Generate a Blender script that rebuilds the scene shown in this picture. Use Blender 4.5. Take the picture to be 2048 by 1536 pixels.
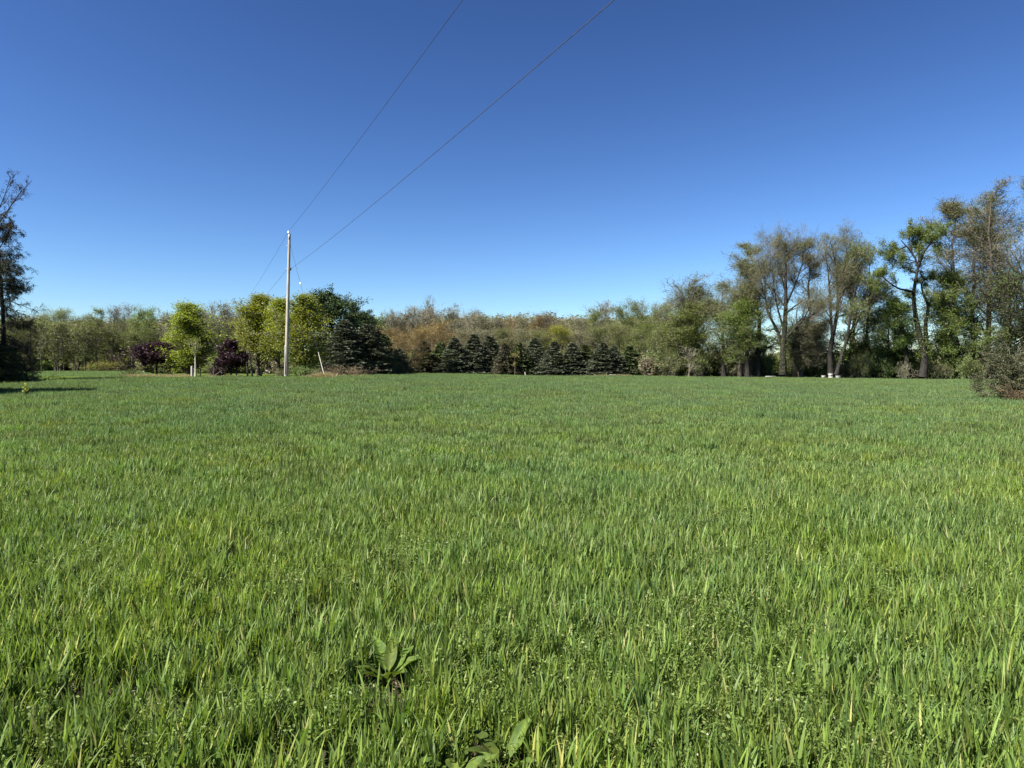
import bpy, math
import numpy as np
from math import radians as R

# ------------------------------------------------------------------ camera, sky, sun
S = bpy.context.scene
for o in list(bpy.data.objects): bpy.data.objects.remove(o)
FPX, HY = 1420.0, 738.0                      # focal length and horizon row of the 2048 px wide photograph
CAMZ = 1.6
cam = bpy.data.objects.new('camera', bpy.data.cameras.new('camera'))
S.collection.objects.link(cam); S.camera = cam
cam.location = (0, 0, CAMZ); cam.rotation_euler = (R(90), 0, 0)
cam.data.sensor_width = 36; cam.data.lens = 36*FPX/2048
cam.data.shift_y = -30/2048
cam.data.clip_start = 0.05; cam.data.clip_end = 6000
SUN_EL, SUN_AZ = R(49), R(-120)              # azimuth from +Y, clockwise positive
w = bpy.data.worlds.new('World'); S.world = w; w.use_nodes = True
nt = w.node_tree; bg = nt.nodes['Background']
sky = nt.nodes.new('ShaderNodeTexSky'); sky.sky_type = 'NISHITA'; sky.sun_disc = False
sky.sun_elevation = SUN_EL; sky.sun_rotation = SUN_AZ
sky.altitude = 300; sky.air_density = 1.0; sky.dust_density = 0.2; sky.ozone_density = 2.6
gm = nt.nodes.new('ShaderNodeGamma'); gm.inputs[1].default_value = 1.62      # deeper, more saturated clear sky
tn = nt.nodes.new('ShaderNodeMix'); tn.data_type = 'RGBA'; tn.blend_type = 'MULTIPLY'; tn.inputs[0].default_value = 1
tn.inputs[7].default_value = (.245, .262, .292, 1)
nt.links.new(sky.outputs[0], gm.inputs[0]); nt.links.new(gm.outputs[0], tn.inputs[6]); nt.links.new(tn.outputs[2], bg.inputs[0]); bg.inputs[1].default_value = 0.05
sl = bpy.data.lights.new('sun', 'SUN'); sl.energy = 4.8; sl.angle = R(0.53); sl.color = (1, .95, .86)
sun = bpy.data.objects.new('sun', sl); S.collection.objects.link(sun)
from mathutils import Vector, Matrix
sd = Vector((math.sin(SUN_AZ)*math.cos(SUN_EL), math.cos(SUN_AZ)*math.cos(SUN_EL), math.sin(SUN_EL)))
sun.rotation_euler = sd.to_track_quat('Z', 'Y').to_euler()
S.view_settings.view_transform = 'Standard'; S.view_settings.look = 'None'
S.view_settings.exposure = 1.85; S.view_settings.gamma = 1.0; S.view_settings.use_curve_mapping = False
S.render.engine = 'CYCLES'
S.cycles.max_bounces = 8; S.cycles.transmission_bounces = 6; S.cycles.diffuse_bounces = 3

rng = np.random.default_rng(7)
def reseed(s):
    global rng
    rng = np.random.default_rng(s)

# ------------------------------------------------------------------ terrain
def sst(a, b, v):
    t = np.clip((v-a)/(b-a), 0, 1); return t*t*(3-2*t)
def gz(x, y):
    x = np.asarray(x, float); y = np.asarray(y, float)
    A = .75 - .38*sst(-16, 10, x) - .10*sst(10, 50, x)
    z = A*sst(8, 62, y)
    z = z + .2*sst(70, 160, y)*(1-sst(-30, 0, x))
    z = z + .045*np.sin(x*.21+1.3)*np.sin(y*.17+.4)*sst(6, 20, y)
    return z
def X(px, Y): return (px-1024)/FPX*Y
def Z(py, Y): return CAMZ + (HY-py)/FPX*Y

# ------------------------------------------------------------------ mesh helpers
def mesh_from(name, chunks, mats):
    """chunks: (verts Nx3, faces MxK, material index, per-vertex float)"""
    me = bpy.data.meshes.new(name)
    V, L, ls, lt, mi, rn = [], [], [], [], [], []; vo = 0; lo = 0
    for v, f, m, r in chunks:
        if len(f) == 0: continue
        v = np.asarray(v, np.float32).reshape(-1, 3); f = np.asarray(f, np.int64)
        V.append(v); L.append((f+vo).ravel()); k = f.shape[1]
        ls.append(lo+np.arange(len(f))*k); lt.append(np.full(len(f), k)); mi.append(np.full(len(f), m))
        rn.append(np.broadcast_to(np.asarray(r, np.float32), (len(v),)))
        vo += len(v); lo += f.size
    V = np.concatenate(V); L = np.concatenate(L); ls = np.concatenate(ls); lt = np.concatenate(lt)
    me.vertices.add(len(V)); me.vertices.foreach_set('co', V.ravel())
    me.loops.add(len(L)); me.loops.foreach_set('vertex_index', L.astype(np.int32))
    me.polygons.add(len(ls)); me.polygons.foreach_set('loop_start', ls.astype(np.int32))
    try: me.polygons.foreach_set('loop_total', lt.astype(np.int32))
    except Exception: pass
    me.polygons.foreach_set('material_index', np.concatenate(mi).astype(np.int32))
    for m in mats: me.materials.append(m)
    a = me.attributes.new('rnd', 'FLOAT', 'POINT'); a.data.foreach_set('value', np.concatenate(rn).astype(np.float32))
    me.update(calc_edges=True); me.validate()
    return me
def smooth(me):
    me.polygons.foreach_set('use_smooth', np.ones(len(me.polygons), bool)); return me
def link(name, data, parent=None, coll=None, **kw):
    o = bpy.data.objects.new(name, data); (coll or S.collection).objects.link(o)
    if parent: o.parent = parent
    for k, v in kw.items():
        if v is not None: o[k] = v
    return o
def thing(name, label, cat, loc=(0, 0, 0), rz=0, group=None):
    o = link(name, None, label=label, category=cat, group=group)
    o.location = loc; o.rotation_euler = (0, 0, rz); o.empty_display_size = .3
    return o
def unit(v): return v/np.maximum(np.linalg.norm(v, axis=-1, keepdims=True), 1e-9)

def tubes(P, Rr, k=4):
    """P (N,S,3), Rr (N,S) -> verts, quads"""
    N, s, _ = P.shape
    T = np.gradient(P, axis=1); T = unit(T)
    ref = unit(rng.normal(size=(N, 1, 3))); 
    mean = unit(T.mean(1, keepdims=True)); ref = unit(ref - (ref*mean).sum(-1, keepdims=True)*mean)
    U = unit(ref-(ref*T).sum(-1, keepdims=True)*T); W = np.cross(T, U)
    a = np.arange(k)*2*math.pi/k
    V = P[:, :, None, :] + Rr[:, :, None, None]*(np.cos(a)[None, None, :, None]*U[:, :, None, :]+np.sin(a)[None, None, :, None]*W[:, :, None, :])
    base = (np.arange(N)*s*k)[:, None, None]
    i = np.arange(s-1)[None, :, None]*k; j = np.arange(k)[None, None, :]; j2 = (j+1) % k
    F = np.stack([base+i+j, base+i+j2, base+i+k+j2, base+i+k+j], -1).reshape(-1, 4)
    return V.reshape(-1, 3), F
def ribbons(P, Rr):
    N, s, _ = P.shape
    T = unit(np.gradient(P, axis=1)); ref = unit(rng.normal(size=(N, 1, 3)))
    U = unit(np.cross(T, np.broadcast_to(ref, T.shape)))
    V = np.stack([P-U*Rr[..., None], P+U*Rr[..., None]], 2)
    base = (np.arange(N)*s*2)[:, None]; i = np.arange(s-1)[None, :]*2
    F = np.stack([base+i, base+i+1, base+i+3, base+i+2], -1).reshape(-1, 4)
    return V.reshape(-1, 3), F
def cards(C, size, asp=.6, D=None, updown=0.0):
    """rhombic leaf faces at C"""
    N = len(C); size = np.broadcast_to(size, (N,))[:, None]
    if D is None: D = rng.normal(size=(N, 3)); D[:, 2] += updown
    D = unit(D); n = unit(np.cross(D, rng.normal(size=(N, 3))))
    a = C-D*size*.5; c = C+D*size*.5; m = C+D*size*.05
    b = m+n*size*asp*.5; d = m-n*size*asp*.5
    V = np.stack([a, b, c, d], 1).reshape(-1, 3); F = np.arange(N*4).reshape(-1, 4)
    return V, F
def grow(P, Rr, n, t0, t1, length, angle, S_=5, jit=.25, trop=0., rmul=.55, lfun=None, tip=.25, rmax=None, tbias=1.0, jang=.25):
    N, s, _ = P.shape
    idx = np.repeat(np.arange(N), n); M = len(idx)
    t = t0+(t1-t0)*rng.random(M)**tbias
    u = t*(s-1); i = np.minimum(u.astype(int), s-2); f = (u-i)[:, None]
    pos = P[idx, i]*(1-f)+P[idx, i+1]*f; tan = unit(P[idx, i+1]-P[idx, i])
    r0 = Rr[idx, i]*(1-f[:, 0])+Rr[idx, i+1]*f[:, 0]
    pl = np.linalg.norm(np.diff(P, axis=1), axis=-1).sum(1)[idx]
    perp = rng.normal(size=(M, 3)); perp = unit(perp-(perp*tan).sum(-1, keepdims=True)*tan)
    a = angle*(1+jang*rng.normal(size=M)); a = a[:, None]
    d = np.cos(a)*tan+np.sin(a)*perp
    L = (length*pl if length > 0 else -length*np.ones(M))*(.65+.6*rng.random(M))
    if lfun is not None: L = L*lfun(t)
    out = [pos]; step = (L/(S_-1))[:, None]
    for q in range(S_-1):
        d = unit(d+jit*rng.normal(size=(M, 3))+np.array([0, 0, trop])); pos = pos+d*step; out.append(pos)
    Q = np.stack(out, 1)
    rr = r0*rmul
    if rmax: rr = np.minimum(rr, rmax)
    RR = rr[:, None]*np.linspace(1, tip, S_)[None]
    return Q, RR, t
def resample(pts, s):
    pts = np.asarray(pts, float); d = np.r_[0, np.cumsum(np.linalg.norm(np.diff(pts, axis=0), axis=1))]
    # smooth Catmull-like through cubic-ish easing: dense linear then box filter
    u = np.linspace(0, d[-1], s*4); q = np.stack([np.interp(u, d, pts[:, k]) for k in range(3)], 1)
    ker = 5; pad = np.pad(q, ((ker//2, ker//2), (0, 0)), mode='edge')
    q = np.stack([np.convolve(pad[:, k], np.ones(ker)/ker, 'valid') for k in range(3)], 1)
    return q[np.linspace(0, len(q)-1, s).astype(int)]

# ------------------------------------------------------------------ materials
def nodes(name):
    m = bpy.data.materials.new(name); m.use_nodes = True; t = m.node_tree; t.nodes.clear()
    return m, t, t.nodes.new('ShaderNodeOutputMaterial')
def ramp(t, src, stops):
    r = t.nodes.new('ShaderNodeValToRGB'); e = r.color_ramp.elements
    while len(e) < len(stops): e.new(.5)
    for q, (p, c) in zip(e, stops): q.position = p; q.color = (*c, 1)
    t.links.new(src, r.inputs[0]); return r.outputs[0]
def noise(t, scale, detail=3, coord=None, rough=.55):
    n = t.nodes.new('ShaderNodeTexNoise'); n.inputs['Scale'].default_value = scale; n.inputs['Detail'].default_value = detail
    n.inputs['Roughness'].default_value = rough
    if coord is not None: t.links.new(coord, n.inputs['Vector'])
    return n.outputs['Fac']
def mixc(t, fac, a, b, mode='MIX'):
    m = t.nodes.new('ShaderNodeMix'); m.data_type = 'RGBA'; m.blend_type = mode
    for s, v in ((m.inputs[0], fac), (m.inputs[6], a), (m.inputs[7], b)):
        if isinstance(v, (int, float)): s.default_value = v
        elif isinstance(v, tuple): s.default_value = (*v, 1)
        else: t.links.new(v, s)
    return m.outputs[2]
def math_(t, op, a, b=None, c=None):
    m = t.nodes.new('ShaderNodeMath'); m.operation = op
    for i, v in enumerate((a, b, c)):
        if v is None: continue
        if isinstance(v, (int, float)): m.inputs[i].default_value = v
        else: t.links.new(v, m.inputs[i])
    return m.outputs[0]
def leaf_mat(name, cols, trans=.35, rough=.5, spec=.3, world=None, tboost=1.5, sheen_drift=None):
    """cols: list of colours chosen by the per-leaf random value; trans: translucency"""
    m, t, out = nodes(name)
    at = t.nodes.new('ShaderNodeAttribute'); at.attribute_name = 'rnd'
    col = ramp(t, at.outputs['Fac'], [(i/(len(cols)-1), c) for i, c in enumerate(cols)])
    oi = t.nodes.new('ShaderNodeObjectInfo')
    hs = t.nodes.new('ShaderNodeHueSaturation')
    t.links.new(math_(t, 'MULTIPLY_ADD', oi.outputs['Random'], .025, .4875), hs.inputs['Hue'])
    t.links.new(math_(t, 'MULTIPLY_ADD', oi.outputs['Random'], .3, .85), hs.inputs['Value'])
    t.links.new(col, hs.inputs['Color']); col = hs.outputs[0]
    if world:
        g = t.nodes.new('ShaderNodeNewGeometry')
        for sc, lo, hi, c in world:
            n = noise(t, sc, 3, g.outputs['Position'])
            f = t.nodes.new('ShaderNodeMapRange'); f.inputs[1].default_value = lo; f.inputs[2].default_value = hi
            t.links.new(n, f.inputs[0]); col = mixc(t, f.outputs[0], col, mixc(t, 1.0, col, c, 'MULTIPLY'))
        if sheen_drift:       # view-angle sky sheen put into the blade colour: yellower near, bluer far
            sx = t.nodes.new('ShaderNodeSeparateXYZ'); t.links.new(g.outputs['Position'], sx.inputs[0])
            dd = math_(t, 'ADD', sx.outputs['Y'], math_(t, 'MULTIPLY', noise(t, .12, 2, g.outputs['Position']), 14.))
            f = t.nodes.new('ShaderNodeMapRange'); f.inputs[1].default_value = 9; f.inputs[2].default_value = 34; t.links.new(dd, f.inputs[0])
            col = mixc(t, 1.0, col, mixc(t, f.outputs[0], sheen_drift[0], sheen_drift[1]), 'MULTIPLY')
    p = t.nodes.new('ShaderNodeBsdfPrincipled'); p.inputs['Roughness'].default_value = rough
    p.inputs['Specular IOR Level'].default_value = spec; t.links.new(col, p.inputs['Base Color'])
    tr = t.nodes.new('ShaderNodeBsdfTranslucent'); t.links.new(mixc(t, 1.0, col, (tboost, tboost*1.05, tboost*.55), 'MULTIPLY'), tr.inputs[0])
    mx = t.nodes.new('ShaderNodeMixShader'); mx.inputs[0].default_value = trans
    t.links.new(p.outputs[0], mx.inputs[1]); t.links.new(tr.outputs[0], mx.inputs[2]); t.links.new(mx.outputs[0], out.inputs[0])
    return m
def solid_mat(name, c1, c2, scale=3, rough=.8, spec=.2, bump=0., stretch=None, metal=0., detail=4):
    m, t, out = nodes(name)
    tc = t.nodes.new('ShaderNodeTexCoord'); co = tc.outputs['Object']
    if stretch:
        mp = t.nodes.new('ShaderNodeMapping'); mp.inputs['Scale'].default_value = stretch; t.links.new(co, mp.inputs[0]); co = mp.outputs[0]
    n = noise(t, scale, detail, co)
    col = ramp(t, n, [(.3, c1), (.7, c2)])
    p = t.nodes.new('ShaderNodeBsdfPrincipled'); p.inputs['Roughness'].default_value = rough; p.inputs['Metallic'].default_value = metal
    p.inputs['Specular IOR Level'].default_value = spec; t.links.new(col, p.inputs['Base Color'])
    if bump:
        b = t.nodes.new('ShaderNodeBump'); b.inputs['Strength'].default_value = bump; b.inputs['Distance'].default_value = .03
        t.links.new(n, b.inputs['Height']); t.links.new(b.outputs[0], p.inputs['Normal'])
    t.links.new(p.outputs[0], out.inputs[0]); return m

WHEAT_W = [(.16, .47, .60, (.87, .94, 1.0)), (.55, .50, .68, (1.18, 1.12, .76)), (2.2, .55, .72, (1.08, 1.07, .85)), (.045, .5, .62, (1.03, 1.0, .90))]
M = {}
M['wheat'] = leaf_mat('wheat_blade', [(.034, .062, .020), (.100, .146, .034), (.070, .112, .042), (.110, .158, .038), (.135, .185, .042), (.24, .23, .11)], trans=.27, rough=.55, spec=.25, world=WHEAT_W, tboost=1.9, sheen_drift=((1.05, 1.06, .82), (.98, 1.0, 1.30)))
M['dry_blade'] = leaf_mat('dry_blade', [(.19, .155, .08), (.27, .225, .12), (.16, .14, .07)], trans=.3)
M['lawn'] = leaf_mat('lawn_grass', [(.10, .17, .035), (.14, .20, .045), (.19, .22, .07)], trans=.35, world=[(.3, .45, .6, (1.2, 1.05, .8))])
M['weed'] = leaf_mat('chickweed_leaf', [(.085, .13, .028), (.12, .165, .036), (.15, .19, .05)], trans=.35)
M['flower'] = solid_mat('petal_white', (.36, .37, .28), (.45, .45, .36))
M['mustard'] = solid_mat('petal_yellow', (.75, .62, .04), (.85, .75, .08))
M['dock'] = leaf_mat('dock_leaf', [(.055, .090, .020), (.095, .140, .032)], trans=.3, rough=.65, spec=.15, world=[(30, .4, .6, (1.3, 1.2, .8)), (70, .45, .55, (.75, .8, .8))])
M['maple'] = leaf_mat('maple_leaf', [(.087, .113, .015), (.131, .158, .019), (.175, .197, .025), (.219, .226, .035)], trans=.42, tboost=1.5)
M['locust'] = leaf_mat('locust_leaf', [(.066, .088, .020), (.100, .128, .030), (.138, .160, .044)], trans=.4)
M['plum'] = leaf_mat('plum_leaf', [(.016, .009, .013), (.027, .010, .016), (.044, .018, .024)], trans=.15, spec=.2, tboost=1.1)
M['pine'] = leaf_mat('pine_needle', [(.022, .036, .014), (.036, .055, .020), (.056, .078, .028)], trans=.1, spec=.12)
M['spruce'] = leaf_mat('spruce_needle', [(.043, .053, .031), (.067, .079, .049), (.103, .115, .082)], trans=.08, spec=.15)
M['greenspruce'] = leaf_mat('green_spruce_needle', [(.031, .050, .017), (.058, .079, .029), (.102, .118, .054)], trans=.08, spec=.15)
M['brownspruce'] = leaf_mat('browning_spruce_needle', [(.060, .050, .034), (.085, .072, .048), (.07, .08, .05)], trans=.08, spec=.15)
M['bud_olive'] = leaf_mat('olive_bud', [(.076, .086, .030), (.115, .127, .041), (.155, .165, .057)], trans=.35)
M['bud_green'] = leaf_mat('fresh_green_leaf', [(.076, .105, .024), (.113, .149, .032), (.159, .192, .046)], trans=.4)
M['bud_tan'] = leaf_mat('tan_bud', [(.10, .098, .048), (.14, .136, .068), (.13, .145, .06)], trans=.3)
M['bud_orange'] = leaf_mat('orange_bud', [(.135, .086, .030), (.182, .119, .038), (.135, .121, .035)], trans=.35)
M['bud_purple'] = leaf_mat('purple_bud', [(.085, .066, .048), (.12, .094, .066), (.10, .10, .055)], trans=.3)
M['bud_yellow'] = leaf_mat('yellow_green_leaf', [(.15, .15, .02), (.21, .20, .03), (.16, .18, .03)], trans=.4)
M['shade_leaf'] = leaf_mat('understorey_leaf', [(.078, .117, .035), (.127, .176, .049), (.176, .234, .069)], trans=.35)
M['bark'] = solid_mat('bark_grey_brown', (.040, .032, .024), (.095, .078, .060), scale=2.5, stretch=(3, 3, .6), bump=.5)
M['bark_pale'] = solid_mat('bark_pale', (.10, .085, .062), (.19, .165, .125), scale=3, stretch=(3, 3, .6), bump=.3)
M['bark_dark'] = solid_mat('bark_dark', (.009, .008, .007), (.027, .023, .019), scale=2.5, stretch=(3, 3, .6), bump=.5)
M['twig'] = solid_mat('twig_grey', (.080, .070, .054), (.13, .115, .09), scale=.4)
M['twig_dark'] = solid_mat('twig_dark', (.022, .018, .014), (.045, .037, .029), scale=.4)
M['twig_pale'] = solid_mat('twig_pale', (.125, .115, .085), (.19, .175, .13), scale=.4)
M['twig_tan'] = solid_mat('twig_tan', (.105, .078, .046), (.165, .12, .07), scale=.4)
M['white'] = solid_mat('white_paint', (.25, .245, .225), (.36, .35, .33), scale=6)
M['birch'] = solid_mat('birch_bark', (.28, .26, .20), (.45, .42, .35), scale=4, stretch=(1, 1, 4))

# ------------------------------------------------------------------ ground
def ground_material():
    m, t, out = nodes('field_soil')
    g = t.nodes.new('ShaderNodeNewGeometry'); co = g.outputs['Position']
    soil = ramp(t, noise(t, 9, 8, co, .7), [(.3, (.022, .017, .012)), (.55, (.050, .039, .027)), (.75, (.09, .074, .052))])
    green = ramp(t, noise(t, .6, 6, co, .7), [(.3, (.045, .075, .02)), (.7, (.085, .12, .035))])
    sx = t.nodes.new('ShaderNodeSeparateXYZ'); t.links.new(co, sx.inputs[0])
    f = t.nodes.new('ShaderNodeMapRange'); f.inputs[1].default_value = 25; f.inputs[2].default_value = 60; t.links.new(sx.outputs['Y'], f.inputs[0])
    col = mixc(t, f.outputs[0], soil, green)
    p = t.nodes.new('ShaderNodeBsdfPrincipled'); p.inputs['Roughness'].default_value = .95; p.inputs['Specular IOR Level'].default_value = .1
    t.links.new(col, p.inputs['Base Color'])
    b = t.nodes.new('ShaderNodeBump'); b.inputs['Strength'].default_value = .8; b.inputs['Distance'].default_value = .02
    t.links.new(noise(t, 40, 6, co, .7), b.inputs['Height']); t.links.new(b.outputs[0], p.inputs['Normal'])
    t.links.new(p.outputs[0], out.inputs[0]); return m
gx = np.r_[-2500, -1200, -600, -300, np.arange(-200, 201, 2.5), 300, 600, 1200, 2500]
gy = np.r_[-300, -100, -40, np.arange(-20, 301, 2.5), 400, 550, 800, 1200, 2000, 4000]
GX, GY = np.meshgrid(gx, gy); gv = np.stack([GX, GY, gz(GX, GY)], -1).reshape(-1, 3)
nx, ny = len(gx), len(gy); ii, jj = np.meshgrid(np.arange(nx-1), np.arange(ny-1)); q = (jj*nx+ii).ravel()
gf = np.stack([q, q+1, q+1+nx, q+nx], -1)
link('ground', smooth(mesh_from('ground', [(gv, gf, 0, 0.)], [ground_material()])), kind='structure')

# gravel driveway at the left
def strip(name, pts, width, mat, lift=.03):
    P = resample(pts, 40); T = unit(np.gradient(P, axis=0)); n = np.stack([-T[:, 1], T[:, 0], 0*T[:, 0]], 1)
    cols = []
    for k in np.linspace(-.5, .5, 9):
        c = P+n*k*width*(1+.06*np.sin(np.arange(40)*1.3+k*5))[:, None]; c[:, 2] = gz(c[:, 0], c[:, 1])+lift*(1-abs(k)*1.2); cols.append(c)
    V = np.stack(cols, 1).reshape(-1, 3); i, j = np.meshgrid(np.arange(8), np.arange(39)); b = (j*9+i).ravel()
    return link(name, smooth(mesh_from(name, [(V, np.stack([b, b+1, b+10, b+9], -1), 0, 0.)], [mat])), kind='structure')
GRAVEL = solid_mat('gravel', (.08, .07, .06), (.22, .19, .155), scale=14, rough=.95, bump=.6, detail=8)
DRIVE = np.array([(-70, 27, 0), (-50, 31.5, 0), (-38, 35.5, 0), (-32.4, 39.5, 0), (-32.2, 44, 0), (-37, 50, 0), (-50, 60, 0), (-75, 66, 0)], float)
strip('gravel_driveway', DRIVE, 5.4, GRAVEL)
strip('grass_lane', [(-34, 50, 0), (-31, 56, 0), (-26, 63, 0), (-44, 66, 0), (-70, 60, 0)], 4.0, solid_mat('lane_grass', (.12, .16, .05), (.22, .23, .10), scale=4), .02) if False else None

# ------------------------------------------------------------------ grass instancing
def instancer(name, pts, rot, scale, idx, protos, label=None, **kw):
    """one stuff object: points carrying rot / scl / idx, instances of the prototype meshes by geometry nodes"""
    coll = bpy.data.collections.new(name+'_prototypes')
    for i, me in enumerate(protos):
        o = bpy.data.objects.new('%s_source_%03d' % (name, i), me); coll.objects.link(o)
    me = bpy.data.meshes.new(name); me.vertices.add(len(pts)); me.vertices.foreach_set('co', np.asarray(pts, np.float32).ravel())
    for nm, v, ty in (('rot', rot, 'FLOAT_VECTOR'), ('scl', scale, 'FLOAT_VECTOR')):
        a = me.attributes.new(nm, ty, 'POINT'); a.data.foreach_set('vector', np.asarray(v, np.float32).ravel())
    a = me.attributes.new('pick', 'INT', 'POINT'); a.data.foreach_set('value', np.asarray(idx, np.int32))
    me.update()
    o = link(name, me, **kw)
    if label: o['label'] = label
    g = bpy.data.node_groups.new(name, 'GeometryNodeTree')
    g.interface.new_socket('Geometry', in_out='INPUT', socket_type='NodeSocketGeometry')
    g.interface.new_socket('Geometry', in_out='OUTPUT', socket_type='NodeSocketGeometry')
    N = g.nodes; i_ = N.new('NodeGroupInput'); o_ = N.new('NodeGroupOutput')
    ci = N.new('GeometryNodeCollectionInfo'); ci.inputs['Collection'].default_value = coll
    ci.inputs['Separate Children'].default_value = True; ci.inputs['Reset Children'].default_value = True
    ip = N.new('GeometryNodeInstanceOnPoints'); ip.inputs['Pick Instance'].default_value = True
    def attr(nm, ty):
        a = N.new('GeometryNodeInputNamedAttribute'); a.data_type = ty; a.inputs[0].default_value = nm; return a.outputs['Attribute']
    g.links.new(i_.outputs[0], ip.inputs['Points']); g.links.new(ci.outputs[0], ip.inputs['Instance'])
    g.links.new(attr('pick', 'INT'), ip.inputs['Instance Index'])
    er = N.new('FunctionNodeEulerToRotation'); g.links.new(attr('rot', 'FLOAT_VECTOR'), er.inputs[0])
    g.links.new(er.outputs[0], ip.inputs['Rotation']); g.links.new(attr('scl', 'FLOAT_VECTOR'), ip.inputs['Scale'])
    g.links.new(ip.outputs[0], o_.inputs[0])
    md = o.modifiers.new('scatter', 'NODES'); md.node_group = g
    return o

def blades(base, L, az, lean, width, seg=4, curl=.5, fold=.25):
    """curved grass blades; base (N,3); returns verts, quads, per-vertex owner"""
    N = len(base); s = np.linspace(0, 1, seg+1)
    th = lean[:, None]+curl[:, None]*s[None]**1.6*1.3         # angle from vertical
    dx = np.sin(th); dz = np.cos(th); ds = L[:, None]/seg
    hx = np.concatenate([np.zeros((N, 1)), np.cumsum((dx[:, :-1]+dx[:, 1:])/2*ds, 1)], 1)
    hz = np.concatenate([np.zeros((N, 1)), np.cumsum((dz[:, :-1]+dz[:, 1:])/2*ds, 1)], 1)
    c, sn = np.cos(az)[:, None], np.sin(az)[:, None]
    P = np.stack([base[:, :1]+hx*c, base[:, 1:2]+hx*sn, base[:, 2:3]+hz], -1)
    wd = width[:, None]*np.array([.55, .95, 1., .8, .5, .3][:seg]+[.06])[None] if seg <= 6 else None
    tw = rng.normal(size=N)[:, None]*.9*s[None]
    U = np.stack([-np.sin(az[:, None]+tw), np.cos(az[:, None]+tw), 0*tw], -1)
    V = np.stack([P-U*wd[..., None]*.5, P+U*wd[..., None]*.5], 2)
    b = (np.arange(N)*(seg+1)*2)[:, None]; i = np.arange(seg)[None]*2
    F = np.stack([b+i, b+i+1, b+i+3, b+i+2], -1).reshape(-1, 4)
    return V.reshape(-1, 3), F, np.repeat(np.arange(N), (seg+1)*2)

def tuft_arrays(ntill, seg=4, h=.27, spread=.035, w=.010):
    nb = ntill*4
    tx = rng.normal(size=(ntill, 2))*spread; taz = rng.random(ntill)*6.28; tl = np.abs(rng.normal(size=ntill))*.22
    own = np.repeat(np.arange(ntill), 4)
    hgt = h*(.75+.4*rng.random(ntill))
    lev = np.tile(np.array([.02, .25, .45, .6]), ntill)
    st = lev*hgt[own]*.8
    bx = tx[own, 0]+np.sin(tl[own])*st*np.cos(taz[own]); by = tx[own, 1]+np.sin(tl[own])*st*np.sin(taz[own])
    base = np.stack([bx, by, st*np.cos(tl[own])], 1)
    L = h*(.45+.45*rng.random(nb)); az = rng.random(nb)*6.28
    lean = .05+np.abs(rng.normal(size=nb))*.18; curl = np.abs(rng.normal(size=nb))*.34
    drp = rng.random(nb) < .07; curl[drp] += 1.1
    width = w*(.7+.6*rng.random(nb))
    V, F, ow = blades(base, L, az, lean, width, seg, curl)
    r = np.clip(rng.random(nb)*.8+.25*(rng.random(ntill)[own]-.4), 0, .93); r[rng.random(nb) < .025] = 1.; r = r[ow]
    # stems
    P = np.stack([np.stack([tx[:, 0], tx[:, 1], 0*tx[:, 0]], 1), np.stack([tx[:, 0]+np.sin(tl)*hgt*.5*np.cos(taz), tx[:, 1]+np.sin(tl)*hgt*.5*np.sin(taz), hgt*.5], 1)], 1)
    sv, sf = tubes(P, np.full((ntill, 2), .0022), 3)
    return [(V, F, 0, r), (sv, sf, 0, .3)]
def patch_arrays(size, ntuft, seg, ntill=5, h=.27, w=.011):
    out = []
    for _ in range(ntuft):
        s = 1+.18*rng.normal(); ox, oy = (rng.random(2)-.5)*size
        for V, F, m, r in tuft_arrays(ntill, seg, h*s, w=w)[:1]:
            out.append((V+np.array([ox, oy, 0]), F, m, r))
    V = np.concatenate([c[0] for c in out]); off = np.cumsum([0]+[len(c[0]) for c in out[:-1]])
    F = np.concatenate([c[1]+o for c, o in zip(out, off)]); r = np.concatenate([c[3] for c in out])
    return [(V, F, 0, r)]
def vnoise(x, y, sc, seed=0):
    r = np.random.default_rng(seed); v = 0
    for k in range(5):
        a = r.random()*6.28; f = sc*(.6+r.random()*1.4); v = v+np.sin((x*math.cos(a)+y*math.sin(a))*f+r.random()*6.28+1.3*np.sin((y*math.cos(a)-x*math.sin(a))*f*.7+r.random()*6))
    return v/5
def vis(x, y, margin=1.5):
    return np.abs(x) < .735*y+margin
# limits of the sown field, by bearing in photo pixels
EDGE = np.array([(-400, 47), (90, 49), (200, 58), (260, 60), (560, 59), (700, 62), (760, 80), (840, 100), (1000, 108), (1300, 104), (1480, 92), (1900, 77), (2300, 70)], float)
def edge(x, y): return np.interp(x/np.maximum(y, .1)*FPX+1024, EDGE[:, 0], EDGE[:, 1])
def in_drive(x, y):
    P = resample(DRIVE, 60)[:, :2]; d = np.full(np.shape(x), 1e9)
    for q_ in P: d = np.minimum(d, np.hypot(x-q_[0], y-q_[1]-(-.9)))
    return d < 3.5

reseed(11)
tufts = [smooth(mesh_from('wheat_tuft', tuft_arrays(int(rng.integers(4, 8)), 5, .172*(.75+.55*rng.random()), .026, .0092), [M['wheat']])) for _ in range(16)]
NEAR = 9.0
n = 62000; x = (rng.random(n)-.5)*2*8.6; y = .8+rng.random(n)*(NEAR+.3-.8)
dens = .66+.6*vnoise(x, y, 3.2, 1)+.8*vnoise(x, y, 9, 2)
k = vis(x, y, 1.2) & (rng.random(n) < np.clip(dens, .22, 1))
for dx_, dy_, dr_ in ((775, 1335, .17), (1010, 1505, .12), (905, 1530, .13)):
    Yd = (CAMZ-.10)*FPX/(dy_-HY); k &= (np.hypot(x-X(dx_, Yd), (y-Yd+.12)*.75) > dr_)
x, y = x[k], y[k]; n = len(x)
hs = np.clip(1.0+.20*vnoise(x, y, 1.4, 3)+.15*rng.normal(size=n), .5, 1.5)
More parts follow.
